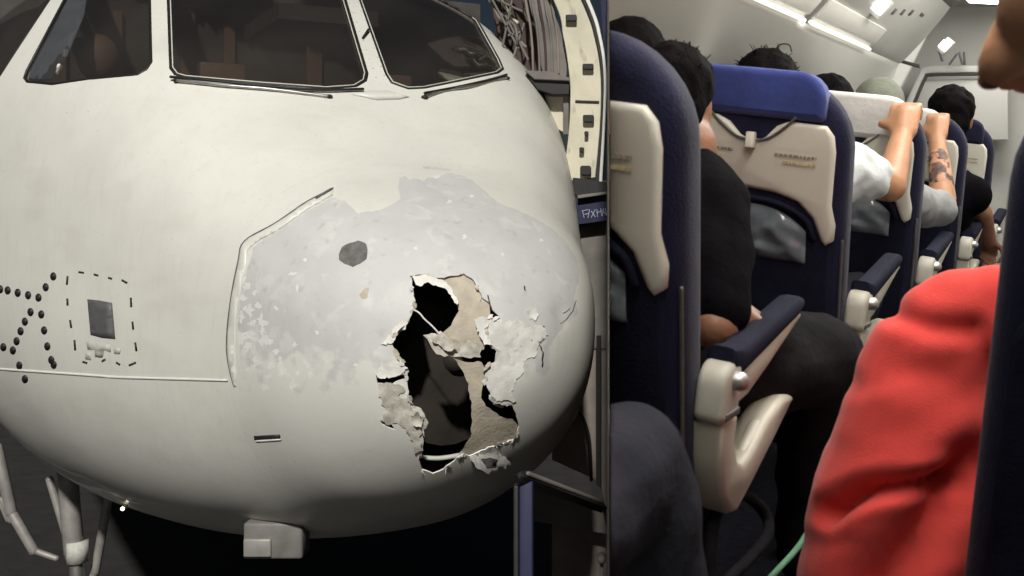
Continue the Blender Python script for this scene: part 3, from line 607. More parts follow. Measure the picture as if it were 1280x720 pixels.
# ------------------------------------------------------------------ jet bridge behind the nose
JY = 7.7
jb = thing('jet_bridge', 'cream framed jet bridge mouth with bumper pads, behind the nose', 'jet bridge', Matrix.Translation((-.4, JY+.4, 0)))
JI = jb.matrix_world.inverted()
def jpart(name, me, parent=None, lab=None):
    me.transform(JI); o = link(name, me, parent or jb)
    if lab: o['label'] = lab
    return o
def jplate(name, poly, m_, d0=0, th=.08, step=14, parent=None, lab=None, bv=.004):
    P = dens(poly, step); area = .5*np.sum(P[:, 0]*np.roll(P[:, 1], -1)-np.roll(P[:, 0], -1)*P[:, 1])
    if area < 0: P = P[::-1]
    Y0 = JY+d0; S = Y0/F
    pts = [((x-CX)*S, (CY-y)*S) for x, y in P][::-1]
    v, f = slab(pts, th, bv, lambda u, v_, d: (u, Y0+d, CAMH+v_), seg=1); me = mesh(name, v, f, m_); sharp(me, 30); return jpart(name, me, parent, lab)
def curve(pts, k=6): return [tuple(p[:2]) for p in smoothpath([(x, y, 0) for x, y in pts], k)]
XE = 758.4
inL = curve([(622, -130), (692, 0), (704, 45), (710, 80), (713, 115), (711, 165), (703, 228)]); inR = curve([(666, -130), (728, 0), (744, 47), (751, 94), (750, 156), (744, 222)])
canopy = jplate('canopy_frame', inL+inR[::-1], M['jcream'], 0, .12)
oL = curve([(670, -130), (732, 0), (748, 47), (754.5, 94), (753, 156), (748, 240)]); oR = curve([(675, -130), (737, 0), (752, 47), (758, 94), (756.5, 156), (752, 240)])
jplate('frame_edge', oL+oR[::-1], M['chip'], -.05, .12)
jplate('frame_seal', inR+oL[::-1], M['rub'], -.03, .10)
for x, y, w2, h2 in ((714, 22, 7, 4), (735, 83, 7, 3.5), (735.5, 148, 7, 4.5), (733, 167, 2.5, 3), (727, 187, 3, 3), (732, 213, 7, 6)):
    b_ = jplate('clamp', rrect(x-w2, x+w2, y-h2, y+h2, min(w2, h2)*.5, 3), M['rub'], -.05, .05, parent=canopy)
jplate('seam', [(719, 125), (749, 126), (749, 129), (719, 128)], M['rub'], -.012, .02, parent=canopy)
jplate('curtain', curve([(640, -130), (660, -4), (668, 30), (676, 80), (684, 120)])+curve([(705, 120), (709, 80), (703, 45), (691, 0), (667, -130)]), M['jgrey'], .10, .05)
jplate('inner_wall', [(590, -130), (652, -130), (672, 0), (690, 95), (690, 170), (640, 150)], M['jmaroon'], .45, .05)
for k in range(5):
    x = 655+k*8; jplate('curtain_fold', curve([(x-12, -130), (x, -4), (x+6, 30), (x+9, 60), (x+10, 92)])+[(x+13, 92), (x+12, 60), (x+9, 30), (x+3, -4), (x-8, -130)], [M['jbrown'], M['jgrey'], M['jmaroon'], M['jgrey'], M['jbrown']][k], .07, .05, parent=None)
lg = jplate('ledge', [(660, 96), (686, 92), (712, 98), (711, 118), (690, 118), (672, 112)], M['rub'], -.02, .25)
jplate('ledge_top', [(656, 88), (685, 89), (712, 97), (712, 101), (668, 99)], M['jgrey'], -.05, .28, parent=lg)
jplate('door_sill', [(680, 117), (704, 119), (704, 165), (694, 160)], M['jcream'], .12, .06)
jplate('sill_post', [(704, 117), (711, 117), (711, 168), (704, 168)], M['jgrey'], .05, .06)
random.seed(3); lt = []
for k in range(9):
    x0, y0 = random.uniform(598, 640), random.uniform(-60, 10); pts = [(x0, y0)]
    for j in range(4): pts.append((pts[-1][0]+random.uniform(2, 16), pts[-1][1]+random.uniform(8, 26)))
    me = mesh('cable', *tube(smoothpath([W(x, y, JY+.25+random.uniform(-.1, .1)) for x, y in pts], 4), random.choice((.006, .01, .013)), 6), [M['rub'], M['jgrey'], M['jbrown'], M['jcream']][k % 4]); jpart('cable', me)
for a, b in (((610, -10), (648, 60)), ((640, 0), (628, 60)), ((632, 20), (660, 74)), ((655, 30), (640, 78)), ((622, 0), (652, 14)), ((636, 44), (652, 40))):
    jpart('lattice_bar', mesh('lattice_bar', *tube([W(*a, JY+.2), W(*b, JY+.2)], .009, 6), M['jgrey']))
jplate('bumper', curve([(716, 222), (735, 224), (XE, 228)])+[(XE, 243), (724, 248), (714, 240)], M['rub'], -.10, .2)
jplate('bumper_rail', [(722, 244), (XE, 239.5), (XE, 243), (722, 248.5)], M['jgrey'], -.14, .04)
sk = jplate('canvas_skirt', [(716, 248), (XE, 243), (XE, 276), (722, 281), (716, 270)], M['jnavy'], -.08, .06)
lw = []
for (a, b) in (((728, 263), (730, 272)), ((728, 264), (735, 262)), ((731, 268), (736, 267)), ((737, 262), (735, 272)), ((739, 264), (744, 271)), ((744, 262), (739, 272)), ((746, 262), (747, 271)), ((746, 266), (751, 264)), ((751, 261), (752, 270)), ((754, 261), (753, 270)), ((754, 264), (758, 269)), ((757, 261), (758, 268))):
    lw.append(tube([W(*a, JY-.083), W(*b, JY-.083)], .0026, 5))
jpart('lettering', mesh('lettering', *join(lw), M['white']), sk)
jplate('skirt_panel', [(690, 278), (XE, 276), (XE, 436), (690, 436)], M['jgrey'], .05, .06)
jplate('skirt_panel', [(690, 438), (745, 438), (745, 600), (690, 575)], M['jbrown'], .05, .06)
jplate('skirt_panel', [(752, 438), (XE, 438), (XE, 640), (752, 610)], M['jbrown'], .06, .06)
jplate('upright', [(745.5, 420), (751.5, 420), (751.5, 612), (745.5, 606)], M['rub'], .0, .07)
jpart('cable', mesh('cable', *tube(smoothpath([W(x, y, JY-.05) for x, y in ((712, 480), (717, 503), (729, 524), (736, 547), (738, 575), (739, 600))]), .012, 7), M['rub']))
jplate('side_wall', [(740, -130), (XE, -130), (XE, 225), (752, 225), (757, 94)], M['jnavy'], .15, .05)
jplate('floor_box', [(690, 640), (XE, 660), (XE, 725), (690, 725)], M['jbrown'], .5, .3)
jplate('upper_box', [(660, 600), (XE, 640), (XE, 668), (660, 650)], M['jgrey'], .3, .2)
SY = 4.75
stp = thing('blue_stair_frame', 'blue steel post carrying a dark sloping rail below the torn nose', 'stair frame', Matrix.Translation(W(657, 600, SY)-Vector((0, 0, W(657, 600, SY).z))))
SI = stp.matrix_world.inverted()
a = W(649, 594, SY); b = W(666, 594, SY)
me = mesh('post', *bev(box(a.x, b.x, SY, SY+.09, 0, a.z), .006), M['jblue']); me.transform(SI); link('post', me, stp)
me = mesh('rail', *tube([W(652, 596, SY-.02), W(752, 634, SY+.5)], .026, 4, flat=1.2), M['rub']); me.transform(SI); sharp(me); link('rail', me, stp)
me = mesh('rail_cap', *tube([W(660, 592, SY-.03), W(752, 627.5, SY+.49)], .011, 5), M['jgrey']); me.transform(SI); link('rail_cap', me, stp)
me = mesh('side_post', *bev(box(W(641, 600, SY).x, a.x-.004, SY+.02, SY+.08, 0, a.z-.05), .006), M['rub']); me.transform(SI); link('side_post', me, stp)
lt_ = thing('warm_lamp', 'tiny warm lamp low beside the blue stair post', 'lamp', Matrix.Translation(W(752, 700, 7.2)))
v, f = ellipsoid((0, 0, 0), (.016, .016, .016)); link('lens', mesh('lens', v, f, M['lamp']), lt_)
link('housing', mesh('housing', *tube([(0, .012, 0), (0, .08, 0)], .03, 10), M['jbrown']), lt_)
link('bracket', mesh('bracket', *tube([(0, .05, 0), (0, .05, -.4), (0, .05, -W(752, 700, 7.2).z)], .012, 6), M['jbrown']), lt_)

# ================================================================== THE CABIN
VPX, VPY, ROLL = 1400, 200, R_(8)
_f = Vector((VPX-CX, F, CY-VPY)).normalized(); _r = _f.cross(Vector((0, 0, 1))).normalized(); _u = _r.cross(_f)
_r2 = _r*math.cos(ROLL)-_u*math.sin(ROLL); _u2 = _u*math.cos(ROLL)+_r*math.sin(ROLL)
CAB = Matrix(((_r2.x, _f.x, _u2.x, 0), (_r2.y, _f.y, _u2.y, 0), (_r2.z, _f.z, _u2.z, CAMH), (0, 0, 0, 1)))   # cabin axes: right, forward, up; its origin is the camera
C3 = CAB.to_3x3()
def C(px, py, Y):
    d = C3.transposed()@Vector(((px-CX)/F, 1, (CY-py)/F)); return d*(Y/d.y)
def cabT(x, y, z): return CAB@Matrix.Translation((x, y, z))
FZ = -1.05                                    # cabin floor
def clip(o, eps=.003):
    """saw a piece off where it meets the partition (world x = 0)"""
    bpy.context.view_layer.update(); mw = o.matrix_world; xs = [(mw@v.co).x for v in o.data.vertices]
    if not xs or min(xs) >= eps: return True
    if max(xs) <= eps: return False
    o.data = o.data.copy(); bm = bmesh.new(); bm.from_mesh(o.data); inv = mw.inverted()
    co = inv@Vector((eps, 0, 0)); no = (inv.to_3x3()@Vector((1, 0, 0))).normalized()
    r = bmesh.ops.bisect_plane(bm, geom=bm.verts[:]+bm.edges[:]+bm.faces[:], plane_co=co, plane_no=no, clear_inner=True)
    ed = [e for e in r['geom_cut'] if isinstance(e, bmesh.types.BMEdge)]
    if ed: bmesh.ops.holes_fill(bm, edges=ed, sides=0)
    bm.to_mesh(o.data); bm.free(); return len(o.data.polygons) > 0
def cliptree(o):
    for ch in list(o.children):
        cliptree(ch)
    if o.type == 'MESH' and not clip(o):
        for ch in list(o.children): bpy.data.objects.remove(ch)
        bpy.data.objects.remove(o)
def cpart(name, vf, m_, parent, sm=True, ang=None, idx=None):
    me = vf if isinstance(vf, bpy.types.Mesh) else mesh(name, vf[0], vf[1], m_, idx, sm)
    if isinstance(vf, bpy.types.Mesh): me.materials.clear(); me.materials.append(m_)
    if ang: sharp(me, ang)
    return link(name, me, parent)
# ---- cabin shell (axis-aligned in the cabin's own frame)
def cstruct(name, vf, m_, sm=False):
    o = link(name, mesh(name, vf[0], vf[1], m_, smooth=sm), None, CAB); bpy.context.view_layer.update(); clip(o); o['kind'] = 'structure'; return o
def prof(pts, y0, y1, th=.02):
    """a sheet with the cross-section pts (x, z), running from y0 to y1"""
    P = np.array(pts, float); d = np.gradient(P, axis=0); n = np.c_[-d[:, 1], d[:, 0]]; n /= np.linalg.norm(n, axis=1)[:, None]; Q = P+n*th; k = len(P)
    V = [(p[0], y, p[1]) for y in (y0, y1) for p in P]+[(p[0], y, p[1]) for y in (y0, y1) for p in Q]; Fs = []
    for i in range(k-1):
        Fs += [(i, i+1, k+i+1, k+i), (2*k+i, 3*k+i, 3*k+i+1, 2*k+i+1), (i, 2*k+i, 2*k+i+1, i+1), (k+i, k+i+1, 3*k+i+1, 3*k+i)]
    Fs += [(0, k, 3*k, 2*k), (k-1, 3*k-1, 4*k-1, 2*k-1)]
    return V, Fs
Y0, YB, YE = -1.3, 6.6, 8.4
cpv = lambda pts: [tuple(p[:2]) for p in smoothpath([(x, z, 0) for x, z in pts], 5)]
WL = cpv([(-1.36, FZ), (-1.45, -.7), (-1.47, -.4), (-1.40, -.12), (-1.30, .16), (-1.225, .414)])
cstruct('cabin_wall', prof(WL, .35, YB), M['wall'], True)
cstruct('cabin_wall', prof([(-x-.66, z) for x, z in WL], Y0, YE), M['wall'], True)
cstruct('cabin_wall', prof(WL, Y0, .33), M['wall'], True)
cstruct('cabin_floor', box(-1.5, .9, Y0, YE, FZ-.06, FZ), M['cfloor'])
cstruct('cabin_ceiling', prof(cpv([(-1.3, .96), (-.75, .985), (-.33, 1.0), (.09, .985), (.75, .96)]), Y0, YE, .03), M['bin'], True)
cstruct('rear_bulkhead', box(-1.6, 1.0, Y0-.04, Y0, FZ, 1.05), M['wall'])
# ---- galley end
cstruct('end_wall', box(-1.6, 1.0, YE, YE+.04, FZ, 1.1), M['galley'])
gl = thing('galley_doorway', 'pale rounded galley doorway at the far end of the aisle', 'doorway', cabT(-.7, YE-.3, FZ))
def gpart(name, poly, m_, Yd, th, bv=.01):
    v, f = slab([(C(x, y, Yd).x+.7, C(x, y, Yd).z-FZ) for x, y in poly], th, bv, lambda u, w_, d: (u, Yd-(YE-.3)+d, w_)); return cpart(name, (v, f), m_, gl, ang=40)
def ccw(p): 
    P = np.array(p, float); a = np.sum(P[:, 0]*np.roll(P[:, 1], -1)-np.roll(P[:, 0], -1)*P[:, 1]); return p if a < 0 else p[::-1]
gpart('door_surround', ccw(curve([(1128, 140), (1136, 118), (1148, 92), (1156, 84), (1190, 82), (1260, 82)])+curve([(1260, 90), (1192, 91), (1160, 92), (1154, 97), (1143, 122), (1134, 145)])), M['bin'], YE-.35, .06)
gpart('door_gasket', ccw(curve([(1134, 145), (1143, 122), (1154, 97), (1160, 92), (1192, 91), (1260, 90)])+curve([(1260, 94), (1192, 94.5), (1162, 95.5), (1157, 99), (1147, 122), (1137, 146)])), M['seam'], YE-.34, .05)
gpart('frame_bar', ccw([(1090, 104), (1095, 104), (1127, 64), (1121, 64)]), M['seam'], YB-.02, .05, .004)
gpart('upper_shelf', ccw([(1121, 73), (1148, 80), (1148, 85), (1121, 77)]), M['vent'], YE-.4, .06, .004)
for a, b in (((1174, 64), (1178, 76)), ((1196, 68), (1187, 80)), ((1199, 66), (1203, 80)), ((1205, 66), (1206, 80))):
    cpart('rod', tube([C(*a, YE-.45)-Vector((-.7, YE-.3, FZ)), C(*b, YE-.45)-Vector((-.7, YE-.3, FZ))], .008, 6), M['vent'], gl)
gpart('mirror_panel', ccw([(1157, 100), (1260, 97), (1260, 175), (1140, 175), (1147, 124)]), M['bin'], YE-.28, .02)
# ---- overhead bins, with service panels, lamps and signs
BIN = cpv([(-1.225, .414), (-1.19, .45), (-1.10, .57), (-1.02, .69), (-.985, .75)]); DOOR = cpv([(-.945, .79), (-.90, .835), (-.85, .88), (-.80, .92), (-.74, .965)])
obin = thing('overhead_bin', 'pale overhead bin with service panels along the left side', 'overhead bin', cabT(-1.0, 3, .5), 'overhead bins')
def opart(name, vf, m_, parent=obin, ang=None, off=(-1.0, 3, .5), sm=True):
    me = mesh(name, [(v[0]-off[0], v[1]-off[1], v[2]-off[2]) for v in vf[0]], vf[1], m_, smooth=sm)
    if ang: sharp(me, ang)
    return link(name, me, parent)
opart('underside', prof(BIN, -.6, YB), M['bin'], ang=50)
for k in range(6):
    y0 = -.55+k*1.19; opart('bin_door', prof(DOOR, y0, y0+1.17, .012), M['bin'], ang=50)
opart('seam', prof([(-.985, .752), (-.945, .788)], -.6, YB, .01), M['seam'])
yb = [1.95, 3.22, 4.49]
BD = Vector((.24, 0, .336)).normalized(); BN = Vector((.82, 0, -.58)).normalized()
def onbin(u0, u1, y0, y1, d0, d1, bvl=.004):
    """box lying on the sloping bin face: u runs up the slope from the lower edge, d stands off it"""
    v, f = bev(box(u0, u1, y0, y1, d0, d1), bvl); o0 = Vector((-1.215, 0, .420)); return [tuple(o0+BD*p[0]+BN*p[2]+Vector((0, p[1], 0))) for p in v], [q[::-1] for q in f]
for y0 in yb:
    p = opart('service_panel', onbin(.03, .125, y0, y0+1.16, -.004, .016), M['psu'], ang=40)
    opart('light_strip', onbin(-.004, .010, y0, y0+1.16, -.004, .022), M['lit'], ang=40)
for y0 in (1.6, 2.9, 4.2, 5.5):
    for q in range(3): opart('air_nozzle', onbin(.20+.02*q, .235+.02*q, y0+.16*q, y0+.04+.16*q, -.006, .012), M['vent'], ang=40)
    opart('speaker_grille', onbin(.27, .29, y0+.55, y0+.64, -.006, .008), M['vent'], ang=40)
for (px, py) in ((1098, 7), (1180, 56)):
    d = C(px, py, 1.0); o0 = Vector((-1.215, 0, .42)); n2 = BN; k = (o0.dot(n2)+.02)/d.dot(n2); p = d*k; u = (p-o0).dot(BD)
    sg = opart('lit_sign', onbin(u-.03, u+.026, p.y-.03, p.y+.03, .0, .05), M['litsign'], ang=40)
    opart('sign_hood', onbin(u-.05, u+.05, p.y+.032, p.y+.08, -.004, .05), M['bin'], sg, ang=40)
OR = (.34, 3, .5)
obr = thing('overhead_bin', 'pale overhead bin above the right hand seats, over the camera', 'overhead bin', cabT(*OR), 'overhead bins')
mir = lambda P: [(-x-.66, z) for x, z in P][::-1]
opart('underside', prof(mir(BIN), Y0, YE), M['bin'], obr, 50, OR)
for k in range(6):
    y0 = -.55+k*1.19; opart('bin_door', prof(mir(DOOR), y0, y0+1.17, .012), M['bin'], obr, 50, OR)
for k, y0 in enumerate((.2, 2.2, 4.2)):
    cl = thing('ceiling_lamp', 'long lit ceiling lamp over the %s of the aisle' % ('near end', 'middle', 'far end')[k], 'ceiling lamp', cabT(-.33, y0+.9, .97), 'ceiling lamps')
    cpart('diffuser', bev(box(-.12, .12, -.9, .9, -.13, -.008), .03, 3), M['litmain'], cl, ang=60)
    cpart('housing', bev(box(-.15, .15, -.93, .93, -.008, .012), .004), M['bin'], cl, ang=40)
gla = thing('ceiling_lamp', 'square lit ceiling lamp in the galley beyond the seats', 'ceiling lamp', cabT(C(1256, 2, 7.3).x, 7.3, .93), 'ceiling lamps')
cpart('diffuser', bev(box(-.25, .25, -.3, .3, -.03, -.008), .004), M['litmain'], gla, ang=40); cpart('housing', bev(box(-.27, .27, -.32, .32, -.008, .012), .004), M['bin'], gla, ang=40)
cliptree(obin)

# ---- seats
HW = .215                                       # half width of a seat
def yr(z): return -.10-(z-.62)*.33              # rear face of the backrest, leaning back
def smap(u, v, d): return (u, yr(v)+d, v)
def outline_back(): return rrect(-HW, HW, .40, 1.155, [.05, .14, .14, .05], 8)
SHELL = [(-.186, .88), (-.190, 1.0), (-.185, 1.035), (-.168, 1.056), (-.085, 1.058), (-.055, 1.045), (-.03, 1.018), (-.018, 1.012), (.018, 1.012), (.03, 1.018), (.055, 1.045), (.085, 1.058), (.168, 1.056), (.185, 1.035), (.190, 1.0), (.186, .88), (.196, .835), (.194, .80), (.178, .785), (.166, .795), (.145, .845), (.11, .878), (.055, .893), (0, .897), (-.055, .893), (-.11, .878), (-.145, .845), (-.166, .795), (-.178, .785), (-.194, .80), (-.196, .835)]
SHELL = SHELL[::-1]
def printlines(parent):
    pl = []
    for (x0, x1, z, mats) in ((-.158, -.045, .982, 0), (-.158, -.07, .966, 1), (.055, .150, .982, 0), (.075, .150, .966, 1)):
        vs, x = [], x0; rr = random.Random(int(x0*1000+z*1e5))
        while x < x1:
            wd = rr.uniform(.004, .012); vs.append(box(x, min(x+wd, x1), yr(z)-.0155, yr(z)-.0135, z-.0028, z+.0028)); x += wd+.003
        cpart('printed_notice', join(vs), [M['print'], M['goldprint']][mats], parent, sm=False)
def arm_tri(y, z): return (y, z)
def make_seat():
    t = thing('passenger_seat', '', 'seat', cabT(0, 0, 0), 'navy seats with cream shells')
    cpart('backrest', slab(outline_back(), .12, .042, smap, 4), M['navy'], t, ang=60)
    sh = cpart('seat_shell', slab(SHELL, .034, .012, lambda u, v, d: (u, yr(v)-.013+d, v), 3), M['shell'], t, ang=50)
    printlines(sh)
    cpart('lower_back', slab(rrect(-.19, .19, .42, .86, .05), .05, .012, lambda u, v, d: (u, yr(v)-.006+d, v)), M['navydark'], t, ang=50)
    gx_, gz_ = 26, 14; pv, pf = [], []
    for sd_ in (0, 1):
        for j in range(gz_+1):
            for i in range(gx_+1):
                u = -.132+.264*i/gx_; top = .862-.05*abs(u/.132)**2.4; z = .735+(top-.735)*j/gz_; edge = min(i, gx_-i, j, gz_-j)/3; edge = min(1, edge)
                d = -.004-.012*edge*(1+.9*NZ_.noise(Vector((u*22, z*34, 3.1)))+.5*NZ_.noise(Vector((u*60, z*50, 7.7)))) if sd_ == 0 else .004
                pv.append((u, yr(z)-.004+d, z))
    n1 = (gx_+1)*(gz_+1); q4 = lambda i, j: j*(gx_+1)+i
    for j in range(gz_):
        for i in range(gx_): f4 = (q4(i, j), q4(i+1, j), q4(i+1, j+1), q4(i, j+1)); pf += [f4, tuple(n1+k for k in f4[::-1])]
    rimv = [q4(i, 0) for i in range(gx_)]+[q4(gx_, j) for j in range(gz_)]+[q4(i, gz_) for i in range(gx_, 0, -1)]+[q4(0, j) for j in range(gz_, 0, -1)]
    pf += [(b_, a_, a_+n1, b_+n1) for a_, b_ in zip(rimv, rimv[1:]+rimv[:1])]
    pk = cpart('pocket', (pv, pf), M['pocket'], t, ang=70)
    cpart('pocket_trim', tube(smoothpath([(x, yr(z)-.012, z) for x, z in ((-.150, .80), (-.128, .842), (-.065, .870), (0, .875), (.065, .870), (.128, .842), (.150, .80))]), .007, 7), M['navydark'], pk)
    cpart('seat_pan', bev(box(-.205, .205, -.02, .45, .40, .50), .035, 3), M['navy'], t, ang=60)
    # side trim line and legs
    cpart('side_piping', tube(smoothpath([(HW-.004, yr(z)+.016, z) for z in (.50, .6, .70, .80)]), .0035, 6), M['vent'], t)
    for x in (-.14, .14):
        cpart('leg', tube(smoothpath([(x, .06, .40), (x, -.03, .24), (x, -.08, .10), (x, -.02, .022)]), .020, 8), M['trouser'], t)
        cpart('leg', tube(smoothpath([(x, .36, .40), (x, .30, .22), (x, .18, .06), (x, .12, .022)]), .017, 8), M['trouser'], t)
    # aisle-side armrest: hinge block, pad, bracket
    xa = HW+.022
    hb = cpart('armrest_hinge', slab(rrect(-.045, .04, .58, .678, [.02, .03, .04, .02]), .05, .010, lambda u, v, d: (xa-.022+.05-d, u, v)[:3], 2), M['hub'], t, ang=45)
    cpart('hinge_button', tube([(xa+.02, .0, .648), (xa+.034, .0, .648)], .016, 12), M['steel'], hb, ang=40)
    cpart('hinge_slot', bev(box(xa+.022, xa+.031, -.03, .035, .588, .60), .002), M['vent'], hb, ang=40)
    cpart('armrest_pad', slab([(-.01, .66), (.05, .648), (.36, .700), (.395, .715), (.392, .735), (.36, .738), (.05, .695), (-.01, .70)], .050, .015, lambda u, v, d: (xa+.028-d, u, v), 3), M['navydark'], t, ang=50)
    cpart('armrest_rail', slab([(.04, .60), (.10, .606), (.20, .635), (.30, .668), (.385, .695), (.375, .712), (.32, .700), (.20, .676), (.10, .658), (.04, .64)], .044, .008, lambda u, v, d: (xa+.024-d, u, v), 2), M['bracket'], t, ang=50)
    br = cpart('side_bracket', slab([(-.03, .58), (-.015, .52), (.02, .455), (.07, .41), (.11, .402), (.18, .43), (.30, .485), (.39, .53), (.40, .552), (.33, .556), (.24, .535), (.165, .495), (.12, .483), (.08, .50), (.05, .54), (.045, .585)], .055, .012, lambda u, v, d: (xa+.026-d, u, v), 3), M['bracket'], t, ang=45)
    cpart('bracket_web', slab([(.06, .49), (.09, .44), (.13, .432), (.25, .485), (.31, .535), (.22, .53), (.15, .488), (.11, .478)], .02, .004, lambda u, v, d: (xa+.014-d, u, v), 1), M['shell'], br, ang=45)
    return t
def cover_on(seat, m_, z0, hw=.165, zt=1.168):
    cv = slab(rrect(-hw, hw, z0, zt, [.015, .06, .06, .015], 5), .075, .018, lambda u, v, d: (u, yr(v)-.017+d+.006*math.sin(u*38)*(1-(v-z0)/(zt-z0)), v), 3)
    return cpart('headrest_cover', cv, m_, seat, ang=60)
proto = make_seat()
PITCH, HY0, SX = 1.03, 1.65, -.52-HW-.022
def put(o, x, i, label, dy=0):
    o.location = (0, 0, 0); o.matrix_world = cabT(x, HY0+PITCH*i+dy, FZ); o['label'] = label; return o
seats = {}
def seat_at(x, i, label, first=False, dy=0):
    o = proto if first else copy_tree(proto); return put(o, x, i, label, dy)
s1 = seat_at(SX, 0, 'nearest navy seat on the left, cut off by the partition, printed cream shell', True)
s2 = seat_at(SX, 1, 'navy seat wearing the royal blue headrest cover')
s3 = seat_at(SX, 2, 'navy seat with white headrest cloth behind the blue covered seat')
s4 = seat_at(SX, 3, 'navy aisle seat that the tattooed arm reaches for')
s5 = seat_at(SX, 4, 'farthest navy aisle seat, just left of the big dark seat edge')
sL = [seat_at(SX-.46, i, l) for i, l in ((2, 'window side navy seat left of the white clothed seat'), (3, 'window side navy seat in the fourth row'), (4, 'window side navy seat in the last row'))]
sR = seat_at(.098, 0, 'large dark navy seat filling the right edge of the picture', dy=-.03)
sR2 = [seat_at(.098, i, l) for i, l in ((1, 'navy seat hidden ahead of the red sleeved person'), (2, 'navy seat two rows ahead of the red sleeved person'))]
for s in (sR, *sR2):                            # right-hand block: the armrest is on the aisle side, so mirror it
    for ch in list(s.children):
        if ch.name.split('.')[0] in ('armrest_hinge', 'armrest_pad', 'armrest_rail', 'side_bracket', 'side_piping'):
            for c2 in [ch]+list(ch.children): c2.data = c2.data.copy(); c2.data.transform(Matrix.Scale(-1, 4, (1, 0, 0))); c2.data.flip_normals()
for s in sL:
    for ch in list(s.children):
        if ch.name.split('.')[0] in ('side_bracket',):
            for c2 in list(ch.children): bpy.data.objects.remove(c2)
            bpy.data.objects.remove(ch)
cover_on(s2, M['blue'], 1.062)
cover_on(s3, M['cover'], 1.035); cover_on(s4, M['cover'], 1.05, .12); cover_on(s5, M['navy'], 1.05); cover_on(sL[0], M['cover'], 1.05)
for ch in list(sR.children):
    if ch.name.split('.')[0] in ('armrest_hinge', 'armrest_pad', 'armrest_rail', 'side_bracket', 'side_piping'):
        for c2 in list(ch.children): bpy.data.objects.remove(c2)
        bpy.data.objects.remove(ch)
for ch in list(sR.children):
    if ch.name.split('.')[0] in ('seat_shell', 'printed_notice', 'pocket'):
        for c2 in [ch]+list(ch.children): c2.data = c2.data.copy(); c2.data.transform(Matrix.Scale(.84, 4, (1, 0, 0)))
# coat hook cords and hooks in the notch of the shells
for s_ in (s1, s2, s3, s4):
    for sg in (-1, 1): cpart('hook_cord', tube(smoothpath([(sg*x, yr(z)-.016, z) for x, z in ((.012, 1.008), (.04, 1.016), (.075, 1.042), (.10, 1.066))]), .003, 6), M['vent'], s_)
    cpart('coat_hook', bev(box(-.010, .010, yr(1.0)-.036, yr(1.0)-.013, .99, 1.026), .004), M['shell'], s_, ang=40)
bpy.context.view_layer.update()
for s in (s1, s2, s3, *sL): cliptree(s)

# ---- people
def person(label, at, group=None): return thing('person', label, 'person', CAB@Matrix.Translation(at), group)
def pp(name, par, pieces, m_, voxel=.009, smooth=6, parent=None, post=None):
    at = par['_at']; at = Vector(at); v, f = join(pieces); me = baked(([Vector(p)-at for p in v], f), voxel, smooth)
    if post: post(me)
    me.materials.clear(); me.materials.append(m_); me.polygons.foreach_set('material_index', [0]*len(me.polygons)); me.polygons.foreach_set('use_smooth', [True]*len(me.polygons))
    o = link(name, me, parent or par); return o
def mk(label, at):
    p = person(label, at); p['_at'] = tuple(at); return p
def ruffle(amp, sc):
    def g_(me):
        me.update(); ns = [v.normal.copy() for v in me.vertices]
        for v, n in zip(me.vertices, ns): v.co += n*amp*NZ_.noise(v.co*sc)
    return g_
def cap_(a, b, r0, r1, seg=12): 
    a = Vector(a); b = Vector(b); return tube([a, a.lerp(b, .33), a.lerp(b, .66), b], [r0, r0*.67+r1*.33, r0*.33+r1*.67, r1], seg)
def head(c, fwd=Vector((0, 1, 0)), s=1.0):
    """skull, jaw, nose, ears; fwd is where the face looks"""
    c = Vector(c); fwd = fwd.normalized(); rt = fwd.cross(Vector((0, 0, 1))).normalized(); up = rt.cross(fwd); Rm = Matrix((rt, fwd, up)).transposed()
    P = lambda x, y, z: c+Rm@Vector((x, y, z))*s
    out = [ellipsoid(P(0, -.005, .03), (.076*s, .094*s, .088*s), Rm), ellipsoid(P(0, .03, -.03), (.058*s, .066*s, .085*s), Rm), ellipsoid(P(0, .045, -.085), (.035*s, .03*s, .025*s), Rm),
           ellipsoid(P(0, .097, -.012), (.012*s, .018*s, .022*s), Rm), ellipsoid(P(0, .088, -.055), (.024*s, .012*s, .010*s), Rm)]
    for e in (-1, 1): out += [ellipsoid(P(.079*e, -.005, .0), (.010*s, .020*s, .034*s), Rm), ellipsoid(P(.030*e, .084, .022), (.016*s, .010*s, .008*s), Rm)]
    return out, P, Rm
def haircap(c, P, Rm, s=1.0, low=-.02):
    out = [ellipsoid(P(0, -.012, .045), (.086*s, .102*s, .090*s), Rm), ellipsoid(P(0, -.045, .0), (.078*s, .068*s, .085*s), Rm)]
    return out
def strands(c, P, n, s, seed, ln=.03):
    rr = random.Random(seed); out = []
    for i in range(n):
        a = rr.uniform(0, 2*math.pi); e = rr.uniform(.25, 1.45); d = Vector((math.cos(a)*math.cos(e), math.sin(a)*math.cos(e), math.sin(e)))
        b = P(d.x*.080, -.012+d.y*.096, .045+d.z*.084); l = ln*rr.uniform(.5, 1.3); k = Vector((rr.uniform(-.5, .5), rr.uniform(-.5, .5), rr.uniform(-.3, .5)))
        tip = b+(d*.7+k*.7)*l; mid = b.lerp(tip, .5)+d*.006
        out.append(tube([b, mid, tip], [.0014, .0010, .0004], 4, cap=False))
    return out
